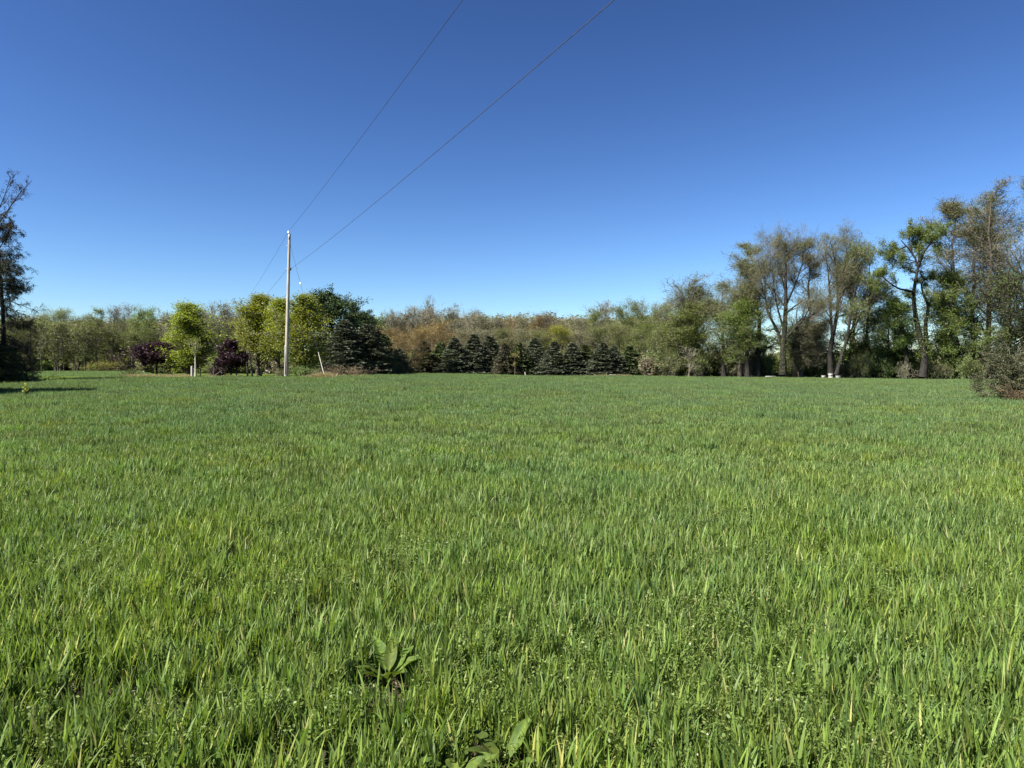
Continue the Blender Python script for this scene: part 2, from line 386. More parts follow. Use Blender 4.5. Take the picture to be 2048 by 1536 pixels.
instancer('winter_wheat_foreground', np.stack([x, y, gz(x, y)], 1), np.stack([rng.normal(size=n)*.06, rng.normal(size=n)*.06, rng.random(n)*6.28], 1),
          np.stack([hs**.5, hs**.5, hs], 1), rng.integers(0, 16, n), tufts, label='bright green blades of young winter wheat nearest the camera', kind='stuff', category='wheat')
print('near tufts', n)

def scatter_grid(step, y0, y1, test, jit=.5):
    gx_ = np.arange(-1.0*y1, 1.0*y1, step); gy_ = np.arange(y0, y1, step)
    x, y = np.meshgrid(gx_, gy_); x = x.ravel(); y = y.ravel()
    x = x+(rng.random(len(x))-.5)*step*jit*2; y = y+(rng.random(len(y))-.5)*step*jit*2
    k = vis(x, y, 2.5) & test(x, y); return x[k], y[k]
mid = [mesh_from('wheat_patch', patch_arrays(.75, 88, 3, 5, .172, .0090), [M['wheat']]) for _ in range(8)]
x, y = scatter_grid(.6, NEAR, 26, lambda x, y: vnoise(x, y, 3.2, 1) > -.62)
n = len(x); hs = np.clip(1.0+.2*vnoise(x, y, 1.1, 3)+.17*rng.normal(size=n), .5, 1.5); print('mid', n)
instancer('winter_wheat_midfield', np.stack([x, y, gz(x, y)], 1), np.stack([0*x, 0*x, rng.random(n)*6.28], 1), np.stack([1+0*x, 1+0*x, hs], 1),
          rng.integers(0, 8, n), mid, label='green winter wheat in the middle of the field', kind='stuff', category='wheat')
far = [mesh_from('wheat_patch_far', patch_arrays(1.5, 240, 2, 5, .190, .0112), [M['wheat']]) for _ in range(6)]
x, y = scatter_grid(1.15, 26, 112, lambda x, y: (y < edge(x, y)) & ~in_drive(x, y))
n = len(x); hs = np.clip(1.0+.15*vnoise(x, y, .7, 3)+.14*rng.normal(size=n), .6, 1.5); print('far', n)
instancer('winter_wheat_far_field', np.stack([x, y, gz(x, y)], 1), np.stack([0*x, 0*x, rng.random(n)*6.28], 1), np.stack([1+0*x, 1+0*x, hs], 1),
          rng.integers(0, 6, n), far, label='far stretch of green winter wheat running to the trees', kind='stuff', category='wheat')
x, y = scatter_grid(1.6, 72, 160, lambda x, y: (x < -.52*y) & (y < 158))
n = len(x)
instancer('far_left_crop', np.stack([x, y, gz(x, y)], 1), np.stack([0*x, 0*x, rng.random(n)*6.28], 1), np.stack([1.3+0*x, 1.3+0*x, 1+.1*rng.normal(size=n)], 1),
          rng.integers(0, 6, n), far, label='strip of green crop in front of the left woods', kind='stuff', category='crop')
lawn = [mesh_from('lawn_patch', patch_arrays(1.6, 120, 2, 5, .12, .02), [M['lawn']]) for _ in range(3)]
def lawn_t(x, y):
    px = x/y*FPX+1024; e = edge(x, y)
    return (((y >= e) & (y < e+14) & (px < 800)) | ((px >= 250) & (px < 800) & (y >= e) & (y < 100)) | ((px >= 800) & (y > e) & (y < e+3))) & ~in_drive(x, y)
x, y = scatter_grid(1.2, 44, 112, lawn_t); n = len(x)
instancer('mown_grass', np.stack([x, y, gz(x, y)], 1), np.stack([0*x, 0*x, rng.random(n)*6.28], 1), np.stack([1+0*x, 1+0*x, .7+.2*rng.random(n)], 1),
          rng.integers(0, 3, n), lawn, label='pale short grass between the field and the garden trees', kind='stuff', category='lawn')
# dry straw-coloured grass
def dry_patch(nb=160, size=1.0, h=.55):
    base = np.stack([(rng.random(nb)-.5)*size, (rng.random(nb)-.5)*size, 0*rng.random(nb)], 1)
    V, F, ow = blades(base, h*(.5+.6*rng.random(nb)), rng.random(nb)*6.28, np.abs(rng.normal(size=nb))*.3, np.full(nb, .014), 3, np.abs(rng.normal(size=nb))*.5)
    return [(V, F, 0, rng.random(nb)[ow])]
dry = [mesh_from('dry_patch', dry_patch(), [M['dry_blade']]) for _ in range(4)]
dp = []
for (pa, pb, Y0, Y1, n, s) in ((250, 375, 59.5, 66, 230, .75), (600, 625, 58, 60, 14, .6), (632, 655, 55.5, 57, 26, 1.1), (665, 740, 60, 76, 30, .7), (1190, 1260, 104, 106, 16, 1.), (400, 470, 62, 66, 12, .7)):
    px = pa+rng.random(n)*(pb-pa); yy = Y0+rng.random(n)*(Y1-Y0); dp.append(np.stack([X(px, yy), yy, np.full(n, s)], 1))
dp = np.concatenate(dp); n = len(dp)
instancer('dry_grass', np.stack([dp[:, 0], dp[:, 1], gz(dp[:, 0], dp[:, 1])], 1), np.stack([0*dp[:, 0], 0*dp[:, 0], rng.random(n)*6.28], 1), dp[:, 2:3]*(.7+.5*rng.random((n, 1)))*np.ones((1, 3)),
          rng.integers(0, 4, n), dry, label='dead straw-coloured grass along the edge of the field', kind='stuff', category='dry grass')

# chickweed between the wheat
def weed_arrays():
    ns = 9; P0 = np.zeros((ns, 2, 3)); P0[:, :, :2] = (rng.normal(size=(ns, 1, 2))*.035); P0[:, 1, 2] = .02
    ph = rng.random(ns)*6.28; Q = [P0[:, 0]]; d = np.stack([np.cos(ph)*.5, np.sin(ph)*.5, np.ones(ns)], 1)
    for q_ in range(6): d = unit(d+rng.normal(size=(ns, 3))*.28+np.array([0, 0, .1])); Q.append(Q[-1]+d*.027)
    Q = np.stack(Q, 1); sv, sf = tubes(Q, np.full(Q.shape[:2], .0011), 3)
    C = np.repeat(Q.reshape(-1, 3), 5, 0); C = C+rng.normal(size=C.shape)*.009
    D = rng.normal(size=C.shape)*[1, 1, .5]; V, F = cards(C, .0115*(.6+.8*rng.random(len(C))), .55, D)
    fl = Q[rng.random(ns) < .04, -1]; fl = fl+rng.normal(size=fl.shape)*.006+[0, 0, .008]
    fv, ff = cards(fl, .007, .9)
    return [(sv, sf, 0, .4), (V, F, 0, np.repeat(rng.random(len(C)), 4)), (fv, ff, 1, .5)]
weeds = [mesh_from('chickweed', weed_arrays(), [M['weed'], M['flower']]) for _ in range(6)]
n = 6000; x = (rng.random(n)-.5)*2*6; y = 1.2+rng.random(n)*6.5
dn = .12+.9*vnoise(x, y, 1.9, 21)+.9*np.exp(-((x-.6)**2/1.6+(y-2.9)**2/1.2))
k = vis(x, y, 1) & (rng.random(n) < dn)
for dx_, dy_, dr_ in ((775, 1335, .2), (1010, 1505, .14), (905, 1530, .14)):
    Yd = (CAMZ-.10)*FPX/(dy_-HY); k &= (np.hypot(x-X(dx_, Yd), (y-Yd+.12)*.75) > dr_)
x, y = x[k], y[k]; n = len(x); s = (.8+.7*rng.random((n, 1)))*np.ones((1, 3)); print('weeds', n)
instancer('chickweed', np.stack([x, y, gz(x, y)], 1), np.stack([0*x, 0*x, rng.random(n)*6.28], 1), s, rng.integers(0, 6, n), weeds,
          label='pale small-leaved chickweed with tiny white flowers among the wheat', kind='stuff', category='weed')
# dead litter on the soil
lit = [mesh_from('litter', [(lambda c: (*cards(c, .05*(.5+rng.random(60)), .12, rng.normal(size=(60, 3))*[1, 1, .15]), 0, np.repeat(rng.random(60), 4)))(np.stack([(rng.random(60)-.5)*.5, (rng.random(60)-.5)*.5, .008+.02*rng.random(60)], 1))], [M['dry_blade']]) for _ in range(3)]
n = 500; x = (rng.random(n)-.5)*12; y = 1+rng.random(n)*8; k = vis(x, y, 1); x, y = x[k], y[k]; n = len(x)
instancer('straw_litter', np.stack([x, y, gz(x, y)], 1), np.stack([0*x, 0*x, rng.random(n)*6.28], 1), np.ones((n, 3)), rng.integers(0, 3, n), lit,
          label='bits of dead straw lying on the soil between the wheat', kind='stuff', category='straw')

# ------------------------------------------------------------------ dock plants and flowering weed
def dock_leaf(L, W, az, lean, curl):
    seg = 9; s = np.linspace(0, 1, seg+1); pet = .22
    th = lean+curl*s**1.5; ds = L/seg
    hx = np.r_[0, np.cumsum(np.sin(th[1:])*ds)]; hz = np.r_[0, np.cumsum(np.cos(th[1:])*ds)]
    lam = np.clip((s-pet)/(1-pet), 0, 1); wd = W*np.where(s < pet, .06, np.clip(np.sin(np.pi*lam**.75)**.8, .06, 1)); wd[-1] = W*.03
    rows = []
    for j, q_ in enumerate((-1, -.5, 0, .5, 1)):
        wav = .10*W*abs(q_)*np.sin(s*16+q_*3)
        nx_, nz_ = -np.cos(th), np.sin(th)
        up = .22*wd*abs(q_)+wav
        lx = hx+nx_*up; lz = hz+nz_*up; ly = wd*q_*.5
        rows.append(np.stack([lx*math.cos(az)-ly*math.sin(az), lx*math.sin(az)+ly*math.cos(az), lz], 1))
    V = np.stack(rows, 1).reshape(-1, 3); i, j = np.meshgrid(np.arange(4), np.arange(seg)); b = (j*5+i).ravel()
    r = np.tile(np.array([.2, .3, 1., .3, .2]), seg+1)
    return [(V, np.stack([b, b+1, b+6, b+5], -1), 0, r)]
reseed(5)
for (px, py, lab, leaves) in (
    (775, 1335, 'clump of broad wavy dock leaves left of centre in the near wheat', [(.24, .062, 2.1, .75, .7), (.20, .07, .9, .9, .6), (.21, .06, 2.9, 1.15, .5), (.22, .06, 1.5, .6, .8), (.19, .07, 3.9, 1.2, .4), (.2, .06, 5.4, 1.1, .5), (.2, .06, .2, 1.0, .6), (.17, .055, 3.4, .9, .8), (.18, .06, 4.7, 1.0, .6)]),
    (1010, 1505, 'dock plant with one long upright leaf near the bottom edge', [(.22, .055, .9, .85, .55), (.2, .06, 2.6, .95, .6), (.19, .06, 4.2, 1.2, .3), (.18, .055, 3.4, 1.0, .5), (.16, .05, 5.6, 1.2, .3)]),
    (905, 1530, 'low dock plant with rounded leaves at the bottom edge', [(.17, .085, 1.4, 1.0, .5), (.18, .075, .2, 1.2, .4), (.16, .075, 3.0, 1.1, .5), (.15, .07, 5.0, 1.3, .3)])):
    Y = (CAMZ-.10)*FPX/(py-HY); x0 = X(px, Y); t = thing('dock_plant', lab, 'dock plant', (x0, Y, float(gz(x0, Y))))
    for a in leaves:
        link('leaf', smooth(mesh_from('dock_leaf', dock_leaf(a[0]*1.15, a[1]*1.1, a[2], a[3]*.72, a[4]), [M['dock']])), t).location = (0, 0, .02)
def mustard(px, Y, label, h=.75):
    x0 = X(px, Y); t = thing('mustard_plant', label, 'flowering weed', (x0, Y, float(gz(x0, Y))))
    P = np.zeros((1, 5, 3)); P[0, :, 2] = np.linspace(0, h, 5); Rr = np.linspace(.008, .003, 5)[None]
    Q, q_, _ = grow(P, Rr, 9, .3, 1, .35, .6, 4, .12, .2); v, f = tubes(np.concatenate([resample(P[0], 4)[None], Q]), np.full((10, 4), .004), 3)
    C = np.repeat(Q[:, 1:3].reshape(-1, 3), 5, 0)+rng.normal(size=(90, 3))*.04; lv, lf = cards(C, .09, .4)
    link('stem', mesh_from('stem', [(v, f, 0, .5), (lv, lf, 0, .6)], [M['weed']]), t)
    C = np.repeat(Q[:, -1], 14, 0); C = C+rng.normal(size=C.shape)*.035; v, f = cards(C, .02, .9)
    link('blossom', mesh_from('blossom', [(v, f, 0, .5)], [M['mustard']]), t)
mustard(50, 31.0, 'single yellow flowering weed at the left of the field below the driveway', .55)
if 0: mustard(1025, 24, 'tiny yellow flowering weed standing alone in mid field', .36)

# ------------------------------------------------------------------ trees
def merge(ch):
    V = np.concatenate([c[0] for c in ch]); off = np.cumsum([0]+[len(c[0]) for c in ch[:-1]])
    return V, np.concatenate([c[1]+o for c, o in zip(ch, off)])
def decid(H=14., Wd=4., trunk_r=.2, skel=None, lim0=.25, nlimb=16, limang=.75, limlen=None, trop=.12, n2=7, n3=6, n4=0, leaves=3, leaf=.12, lspread=.25,
          shape='oval', mats=('bark', 'twig', 'bud_olive'), multi=1, twr=.012, seed=1, lean=.03, wander=.05, leafz=None, tsegs=10, rib=True, ivy=(), l2=.48, l3=.5, l4=.6):
    """returns (trunk mesh, crown mesh), real size, standing on z=0"""
    reseed(seed)
    if skel is None:
        P = []; RR = []
        for k in range(multi):
            a = rng.random()*6.28; sp = (.0 if multi == 1 else .22)*H*(.5+.5*rng.random())
            s = np.linspace(0, 1, tsegs); w_ = np.cumsum(rng.normal(size=(tsegs, 2)), 0)*wander*H/tsegs
            p = np.stack([math.cos(a)*sp*s**1.2+w_[:, 0]*s, math.sin(a)*sp*s**1.2+w_[:, 1]*s, s*H*(1 if k == 0 else .75+.22*rng.random())*.92], 1)
            P.append(p); RR.append(trunk_r*(1 if multi == 1 else .7)*(1-.88*s**.8)*(1+.25*np.exp(-s*18)))
        P = np.stack(P); RR = np.stack(RR)
    else:
        P = np.stack([resample(p, tsegs) for p, r0, r1 in skel]); RR = np.stack([np.linspace(r0, r1, tsegs) for p, r0, r1 in skel])
        RR[0] *= 1+.2*np.exp(-np.linspace(0, 1, tsegs)*14)
    def lf(t):
        u = (t-lim0)/(1-lim0+1e-6)
        if shape == 'oval': return .35+1.0*np.sin(np.pi*np.clip(u*.85+.12, 0, 1))
        if shape == 'vase': return .5+.8*np.clip(u*1.6, 0, 1)*np.clip(1.5-u, 0, 1)
        if shape == 'cone': return 1.25-1.0*u
        if shape == 'tear': return .12+1.2*np.clip(1-u, 0, 1)**.8*np.clip(.6+u*2.5, 0, 1)
        if shape == 'umbrella': return 1.3-.9*u
        return 1+0*u
    ll = -(limlen or Wd*.8)
    L1, R1, t1 = grow(P, RR, nlimb, lim0, .98, ll, limang, 7, .10, trop, .55, lf, .2, jang=.2)
    L2, R2, _ = grow(L1, R1, n2, .12, 1, l2, .65, 5, .16, trop*.6, .6, None, .25)
    L3, R3, _ = grow(L2, R2, n3, .15, 1, l3, .7, 4, .2, trop*.5, .6, None, .4)
    R2 = np.maximum(R2, twr*1.3); R3 = np.maximum(R3*0+twr, 0)
    tb = tubes(P, RR, 9); lb = tubes(L1, np.maximum(R1, twr*1.5), 4)
    tips = L3
    tw = [tubes(L2, R2, 3), ribbons(L3, R3) if rib else tubes(L3, R3, 3)]
    if n4:
        L4, R4, _ = grow(L3, R3, n4, .2, 1, l4, .7, 3, .25, trop*.3, .8, None, .5)
        tw.append(ribbons(L4, np.full(L4.shape[:2], twr*.75))); tips = L4
    tv, tf = merge([tb, lb]); wv, wf = merge(tw)
    ch = [(wv, wf, 0, .5)]
    if leaves > 0:
        C = tips[:, 1:].reshape(-1, 3); nrep = int(max(1, round(leaves))); C = np.repeat(C, nrep, 0)
        if leaves < 1: C = C[rng.random(len(C)) < leaves]
        C = C+rng.normal(size=C.shape)*lspread
        if leafz: 
            zz = C[:, 2]/H; k = rng.random(len(C)) < leafz(C[:, 0], C[:, 1], zz); C = C[k]
        nz = .5+.5*np.sin(C[:, 0]*1.7+seed)*np.sin(C[:, 1]*1.9)*np.sin(C[:, 2]*1.5)
        v, f = cards(C, leaf*(.55+.9*rng.random(len(C))), .65)
        ch.append((v, f, 1, np.repeat(np.clip(.6*rng.random(len(C))+.4*nz, 0, 1), 4)))
    for pi, a, b, n_ in ivy:        # climbers on the trunk
        tt = (a+(b-a)*rng.random(n_))*(tsegs-1); i_ = np.minimum(tt.astype(int), tsegs-2); f_ = (tt-i_)[:, None]
        C = P[pi, i_]*(1-f_)+P[pi, i_+1]*f_; rr_ = (RR[pi, i_]+.12+np.abs(rng.normal(size=n_))*.28)[:, None]; az_ = rng.random(n_)*6.28
        C = C+np.stack([np.cos(az_), np.sin(az_), 0*az_], 1)*rr_+rng.normal(size=(n_, 3))*.06
        v, f = cards(C, .10*(.6+.8*rng.random(n_)), .8); ch.append((v, f, 2, np.repeat(rng.random(n_), 4)))
    if skel is None:
        allv = np.concatenate([c[0] for c in ch]); zt = np.quantile(allv[:, 2], .995); xw = np.quantile(np.abs(allv[:, 0]-np.median(allv[:, 0])), .93)
        sc = np.array([Wd/xw, Wd/xw, H/zt])
        tv = tv*sc; ch = [(c[0]*sc, *c[1:]) for c in ch]
    return (smooth(mesh_from('trunk', [(tv, tf, 0, .5)], [M[mats[0]]])), mesh_from('crown', ch, [M[mats[1]], M[mats[2]], M['bud_green']]))
def conifer(H=6., Wd=1.7, seed=1, mat='spruce', tiers=24, per=8, droop=.12, nlat=9, card=.22, cw=.35, low=.03, power=.85, bark='bark_dark', sparse=1., hang=.0, ext=1.0):
    reseed(seed); s = np.linspace(0, 1, 8); P = np.stack([.02*H*np.sin(s*3+seed)*s, .015*H*np.cos(s*4)*s, s*H], 1)[None]; RR = (.018*H+.02)*(1-.9*s)[None]
    tv, tf = tubes(P, RR, 8)
    B = []; L = []
    nb = tiers*per; t = low+(1-low)*((np.repeat(np.arange(tiers), per)+.8*rng.random(nb))/tiers)
    az = rng.random(nb)*6.28; ln = Wd*((1-t)**power*(.80+.30*rng.random(nb)))+.05*Wd
    p = np.stack([np.interp(t, s, P[0, :, k]) for k in range(3)], 1); S_ = 6
    u = np.linspace(0, 1, S_)[None]; el = (.35*(t[:, None])-.15)+0*u
    hor = ln[:, None]*u; ver = ln[:, None]*(u*np.tan(el)-droop*(2.2*u-1.5*u*u*u)*(1-.6*t[:, None]))
    Q = np.stack([p[:, :1]+np.cos(az)[:, None]*hor, p[:, 1:2]+np.sin(az)[:, None]*hor, p[:, 2:]+ver], -1)
    Q[:, :, 2] = np.maximum(Q[:, :, 2], .08)
    rb = (.004*H*(1-t)+.008)[:, None]*np.linspace(1, .3, S_)[None]
    bv, bf = tubes(Q, rb, 3)
    # lateral sprays, lying in the bough's plane
    idx = np.repeat(np.arange(nb), nlat); v_ = .12+.88*rng.random(len(idx)); uu = v_*(S_-1); i = np.minimum(uu.astype(int), S_-2); f_ = (uu-i)[:, None]
    c = Q[idx, i]*(1-f_)+Q[idx, i+1]*f_; tn = unit(Q[idx, i+1]-Q[idx, i]); side = unit(np.cross(tn, [0, 0, 1.]))*rng.choice([-1, 1], len(idx))[:, None]
    d = unit(tn*.8+side*(.9+.3*rng.random((len(idx), 1)))+np.array([0, 0, 1])*(rng.normal(size=(len(idx), 1))*.15-hang))
    sl_ = ((1-v_)*.42+.12)*ln[idx]*1.0+.08
    K = 4; w4 = (np.arange(K)+.5)/K
    C = (c[:, None]+d[:, None]*sl_[:, None, None]*w4[None, :, None]); C[..., 2] -= (sl_[:, None]*w4[None]**2)*.18
    D = np.repeat(d[:, None], K, 1).reshape(-1, 3); C = C.reshape(-1, 3); k = rng.random(len(C)) < sparse; C = C[k]; D = D[k]
    C = C+rng.normal(size=C.shape)*.03*ext; D = D+rng.normal(size=D.shape)*.35
    v, f = cards(C, card*(.7+.7*rng.random(len(C))), cw, D)
    return (smooth(mesh_from('trunk', [(tv, tf, 0, .5)], [M[bark]])), mesh_from('crown', [(bv, bf, 0, .5), (v, f, 1, np.repeat(np.clip(.2+.8*rng.random(len(C)), 0, 1), 4))], [M[bark], M[mat]]))
def shrub(H=1.8, Wd=1.3, seed=1, mats=('twig', 'bud_olive'), stems=14, n2=6, n3=5, leaves=2, leaf=.09, lspread=.1, up=.75, twr=.008):
    reseed(seed); a = rng.random(stems)*6.28; r = rng.random(stems)*Wd*.4
    P0 = np.stack([np.cos(a)*r, np.sin(a)*r, 0*a], 1); d = unit(np.stack([np.cos(a)*.5, np.sin(a)*.5, up+.4*rng.random(stems)], 1)); pos = P0; Q = [pos]
    for _ in range(5): d = unit(d+rng.normal(size=(stems, 3))*.15); pos = pos+d*H*.19; Q.append(pos)
    P = np.stack(Q, 1); RR = np.full((stems, 1), .012*H)*np.linspace(1, .4, 6)[None]
    L2, R2, _ = grow(P, RR, n2, .15, 1, .45, .7, 4, .2, .05, .6); L3, R3, _ = grow(L2, R2, n3, .1, 1, .55, .8, 3, .25, .02, .7)
    C = np.repeat(L3[:, 1:].reshape(-1, 3), max(1, leaves), 0) if leaves else np.zeros((0, 3)); C = C+rng.normal(size=C.shape)*lspread
    allv = np.concatenate([L3.reshape(-1, 3), C]); sc = np.array([Wd/np.quantile(np.abs(allv[:, 0]), .97)]*2+[H/np.quantile(allv[:, 2], .995)])
    P, L2, L3, C = P*sc, L2*sc, L3*sc, C*sc; C[:, 2] = np.abs(C[:, 2]); L3[..., 2] = np.abs(L3[..., 2]); L2[..., 2] = np.abs(L2[..., 2])
    w_ = merge([tubes(P, RR, 4)]); tw = merge([tubes(L2, np.maximum(R2, twr), 3), ribbons(L3, np.full(L3.shape[:2], twr))])
    ch = [(*tw, 0, .5)]
    if leaves:
        v, f = cards(C, leaf*(.6+.8*rng.random(len(C))), .6); ch.append((v, f, 1, np.repeat(rng.random(len(C)), 4)))
    return (mesh_from('stems', [(*w_, 0, .5)], [M[mats[0]]]), mesh_from('foliage', ch, [M[mats[0]], M[mats[1]]]))
def place(kind, meshes, label, cat, x, y, rz=0., sc=(1, 1, 1), group=None, names=('trunk', 'crown')):
    t = thing(kind, label, cat, (x, y, float(gz(x, y))-.03), rz, group); t.scale = sc
    for nm, me in zip(names, meshes): link(nm, me, t)
    return t
def hpx(py, Y, x): return Z(py, Y)-float(gz(x, Y))

# ---- garden maples (dense yellow-green crowns)
maple = [decid(8, 2.4, .14, lim0=.09, nlimb=44, limang=.85, trop=.14, n2=7, n3=5, leaves=5, leaf=.10, lspread=.18, shape='tear', mats=('bark', 'twig', 'maple'), seed=21+i, wander=.02) for i in range(3)]
def ptree(kind, meshes, H0, W0, px, top, hw, Y, label, cat, rz=0., group=None, names=('trunk', 'crown')):
    x = X(px, Y); H = hpx(top, Y, x); W = hw/FPX*Y
    return place(kind, meshes, label, cat, x, Y, rz, (W/W0, W/W0, H/H0), group, names)
ptree('maple_tree', maple[0], 8, 2.4, 378, 606, 39, 70, 'bright yellow-green maple standing alone between the two dark plum trees', 'tree')
ptree('maple_tree', maple[1], 8, 2.4, 516, 590, 36, 76, 'yellow-green maple at the left of the cluster behind the utility pole', 'tree', 1.)
ptree('maple_tree', maple[2], 8, 2.4, 557, 599, 32, 74, 'yellow-green maple directly left of the utility pole', 'tree', 2.2)
ptree('maple_tree', maple[0], 8, 2.4, 603, 590, 38, 68, 'broad yellow-green maple just right of the utility pole', 'tree', 3.6)
plumA = decid(4, 2.0, .07, lim0=.32, nlimb=46, limang=1.25, trop=.03, n2=9, n3=6, leaves=5, leaf=.11, lspread=.12, shape='umbrella', mats=('bark_dark', 'twig_dark', 'plum'), seed=31)
plumB = decid(4, 1.5, .07, lim0=.10, nlimb=36, limang=1.1, trop=.05, n2=7, n3=6, leaves=4, leaf=.10, lspread=.10, shape='cone', mats=('bark_dark', 'twig_dark', 'plum'), seed=32)
ptree('plum_tree', plumA, 4, 2.0, 313, 684, 46, 72, 'dark purple plum tree with a wide flat-topped crown', 'tree')
ptree('plum_tree', plumB, 4, 1.5, 462, 680, 27, 68, 'dark purple plum tree with a pointed rounded crown', 'tree')

# ---- white pine and big spruces
pine = decid(12, 3.4, .22, lim0=.04, nlimb=56, limang=1.15, trop=.04, n2=8, n3=7, leaves=4, leaf=.19, lspread=.18, shape='oval', mats=('bark_dark', 'twig_dark', 'pine'), seed=41, wander=.02)
ptree('pine_tree', pine, 12, 3.4, 664, 583, 54, 88, 'tall dark rounded pine right of the maples', 'tree')
ptree('pine_tree', pine, 12, 3.4, 714, 620, 40, 94, 'lower dark pine showing behind the big blue spruces', 'tree', 2.)
bigsp = [conifer(9, 3.0, 51+i, 'spruce' if i != 1 else 'greenspruce', tiers=28, per=11, droop=.16, nlat=15, card=.27, cw=.36, power=.62) for i in range(3)]
for i, (px, top, hw, Y, k, lab) in enumerate((
    (640, 672, 34, 84, 1, 'dark spruce in the shade behind the leaning guy guard'),
    (688, 640, 44, 82, 0, 'large blue-grey spruce right of the leaning guy guard'),
    (733, 648, 46, 84, 2, 'large blue-grey spruce in the middle of the big spruce clump'),
    (762, 668, 38, 88, 1, 'green spruce at the right end of the big spruce clump'),
    (800, 697, 26, 98, 0, 'small dark spruce below the orange-twigged tree'))):
    ptree('spruce_tree', bigsp[k], 9, 3.0, px, top, hw*1.3, Y, lab, 'tree', i*1.3)
ptree('spruce_tree', bigsp[2], 9, 3.0, 652, 618, 42, 93, 'tall dark spruce filling the gap between the maples and the spruce clump', 'tree', .7)
# ---- row of spruces
rowsp = [conifer(6.2, 1.9, 61+i, m, tiers=25, per=11, droop=.11, nlat=11, card=.21, cw=.36, power=1.0) for i, m in enumerate(('spruce', 'spruce', 'brownspruce', 'greenspruce'))]
row = [(845, 681, 25, 2), (879, 684, 24, 3), (911, 675, 26, 0), (944, 668, 27, 1), (982, 672, 27, 0), (1010, 686, 20, 2), (1036, 685, 24, 3), (1072, 676, 27, 1), (1106, 683, 24, 0),
       (1147, 686, 27, 1), (1172, 689, 22, 3), (1203, 684, 26, 0), (1230, 692, 22, 1), (1262, 692, 25, 3)]
desc = ['brownish spruce at the left end of the spruce row', 'small green spruce second from the left in the spruce row', 'blue-grey spruce third from the left in the spruce row', 'tallest blue-grey spruce in the row, with a sharp tip',
        'tall spruce just left of the slim young tree in the row', 'thin browning spruce beside the slim young tree', 'green spruce behind the slim yellow-stemmed young tree', 'broad blue-grey spruce left of the yellow-green tree',
        'blue-grey spruce in front of the yellow-green tree', 'blue-grey spruce just right of the yellow-green tree', 'small green spruce fifth from the right in the row', 'spruce fourth from the right in the row', 'low spruce second from the right in the row', 'last green spruce at the right end of the row']
desc[10] = 'small green spruce fourth from the right in the row'; desc[11] = 'blue-grey spruce third from the right in the row'
for i, ((px, top, hw, k), lab) in enumerate(zip(row, desc)):
    ptree('spruce_tree', rowsp[k], 6.2, 1.9, px, top, hw*1.85, 110+2*math.sin(i*2.1), lab, 'tree', i*2.4, 'spruces in the row behind the field')

# ---- woodland trees
wood = {}
def W_(key, **kw): wood[key] = decid(**kw)
base = dict(H=14, Wd=4, trunk_r=.16, n2=7, n3=7, leaf=.13, lspread=.3, twr=.0095)
W_('olive', **base, lim0=.2, nlimb=20, limang=.6, leaves=3, mats=('bark', 'twig', 'bud_olive'), seed=71)
W_('olive2', **base, lim0=.15, nlimb=20, limang=.7, leaves=3, mats=('bark', 'twig', 'bud_olive'), seed=72, multi=2)
W_('green', **base, lim0=.15, nlimb=22, limang=.6, leaves=3, mats=('bark', 'twig', 'bud_green'), seed=73)
W_('tan', **base, lim0=.25, nlimb=22, limang=.5, leaves=1, mats=('bark_pale', 'twig_pale', 'bud_tan'), seed=74)
W_('pale', **{**base, 'twr': .016}, lim0=.3, nlimb=22, limang=.45, leaves=.35, n4=2, mats=('bark_pale', 'twig_pale', 'bud_tan'), seed=75)
W_('pale2', **{**base, 'twr': .016}, lim0=.3, nlimb=22, limang=.4, leaves=.35, n4=2, mats=('bark_pale', 'twig_pale', 'bud_tan'), seed=76, multi=3)
W_('orange', **base, lim0=.1, nlimb=22, limang=.6, leaves=1, mats=('bark_pale', 'twig_tan', 'bud_orange'), seed=77, multi=3)
W_('purple', **base, lim0=.25, nlimb=20, limang=.6, leaves=1, mats=('bark', 'twig', 'bud_purple'), seed=78)
W_('yellow', **base, lim0=.15, nlimb=20, limang=.5, leaves=3, mats=('bark', 'twig', 'bud_yellow'), seed=79)
wl = {'olive': 'olive-green tree coming into leaf', 'olive2': 'forked olive-green tree coming into leaf', 'green': 'fresh green tree in young leaf', 'tan': 'tan-budded tree', 'pale': 'bare pale-branched tree',
      'pale2': 'bare pale several-stemmed tree', 'orange': 'orange-brown budding tree', 'purple': 'purplish-brown budding tree', 'yellow': 'yellow-green leafing tree'}
def woods(lst, Y, where, group):
    cnt = {}
    for px, top, hw, k in sorted(lst):
        cnt.setdefault(k, []).append(px)
    OR = ['first', 'second', 'third', 'fourth', 'fifth', 'sixth', 'seventh', 'eighth']
    for i, (px, top, hw, k) in enumerate(lst):
        y = Y+8*math.sin(i*1.7+px)
        o_ = '' if len(cnt[k]) == 1 else OR[cnt[k].index(px)]+' from the left '
        ptree('woodland_tree', wood[k], 14, 4, px, top, hw, y, o_+wl[k]+' '+where, 'tree', i*1.9, group)
woods([(28, 632, 30, 'olive'), (62, 624, 30, 'tan'), (92, 628, 26, 'olive2'), (121, 614, 26, 'olive'), (156, 630, 27, 'olive2'), (192, 634, 22, 'tan'), (226, 612, 17, 'purple'), (246, 605, 15, 'purple'),
       (274, 612, 22, 'green'), (300, 614, 18, 'green'), (334, 620, 22, 'pale'), (214, 655, 26, 'green'), (250, 660, 24, 'olive')], 160, 'in the left woods', 'trees of the left woods')
woods([(420, 612, 24, 'pale2'), (445, 603, 26, 'pale'), (470, 607, 24, 'pale2'), (352, 628, 22, 'tan'), (495, 612, 20, 'pale')], 150, 'behind the second plum tree', 'trees behind the plum trees')
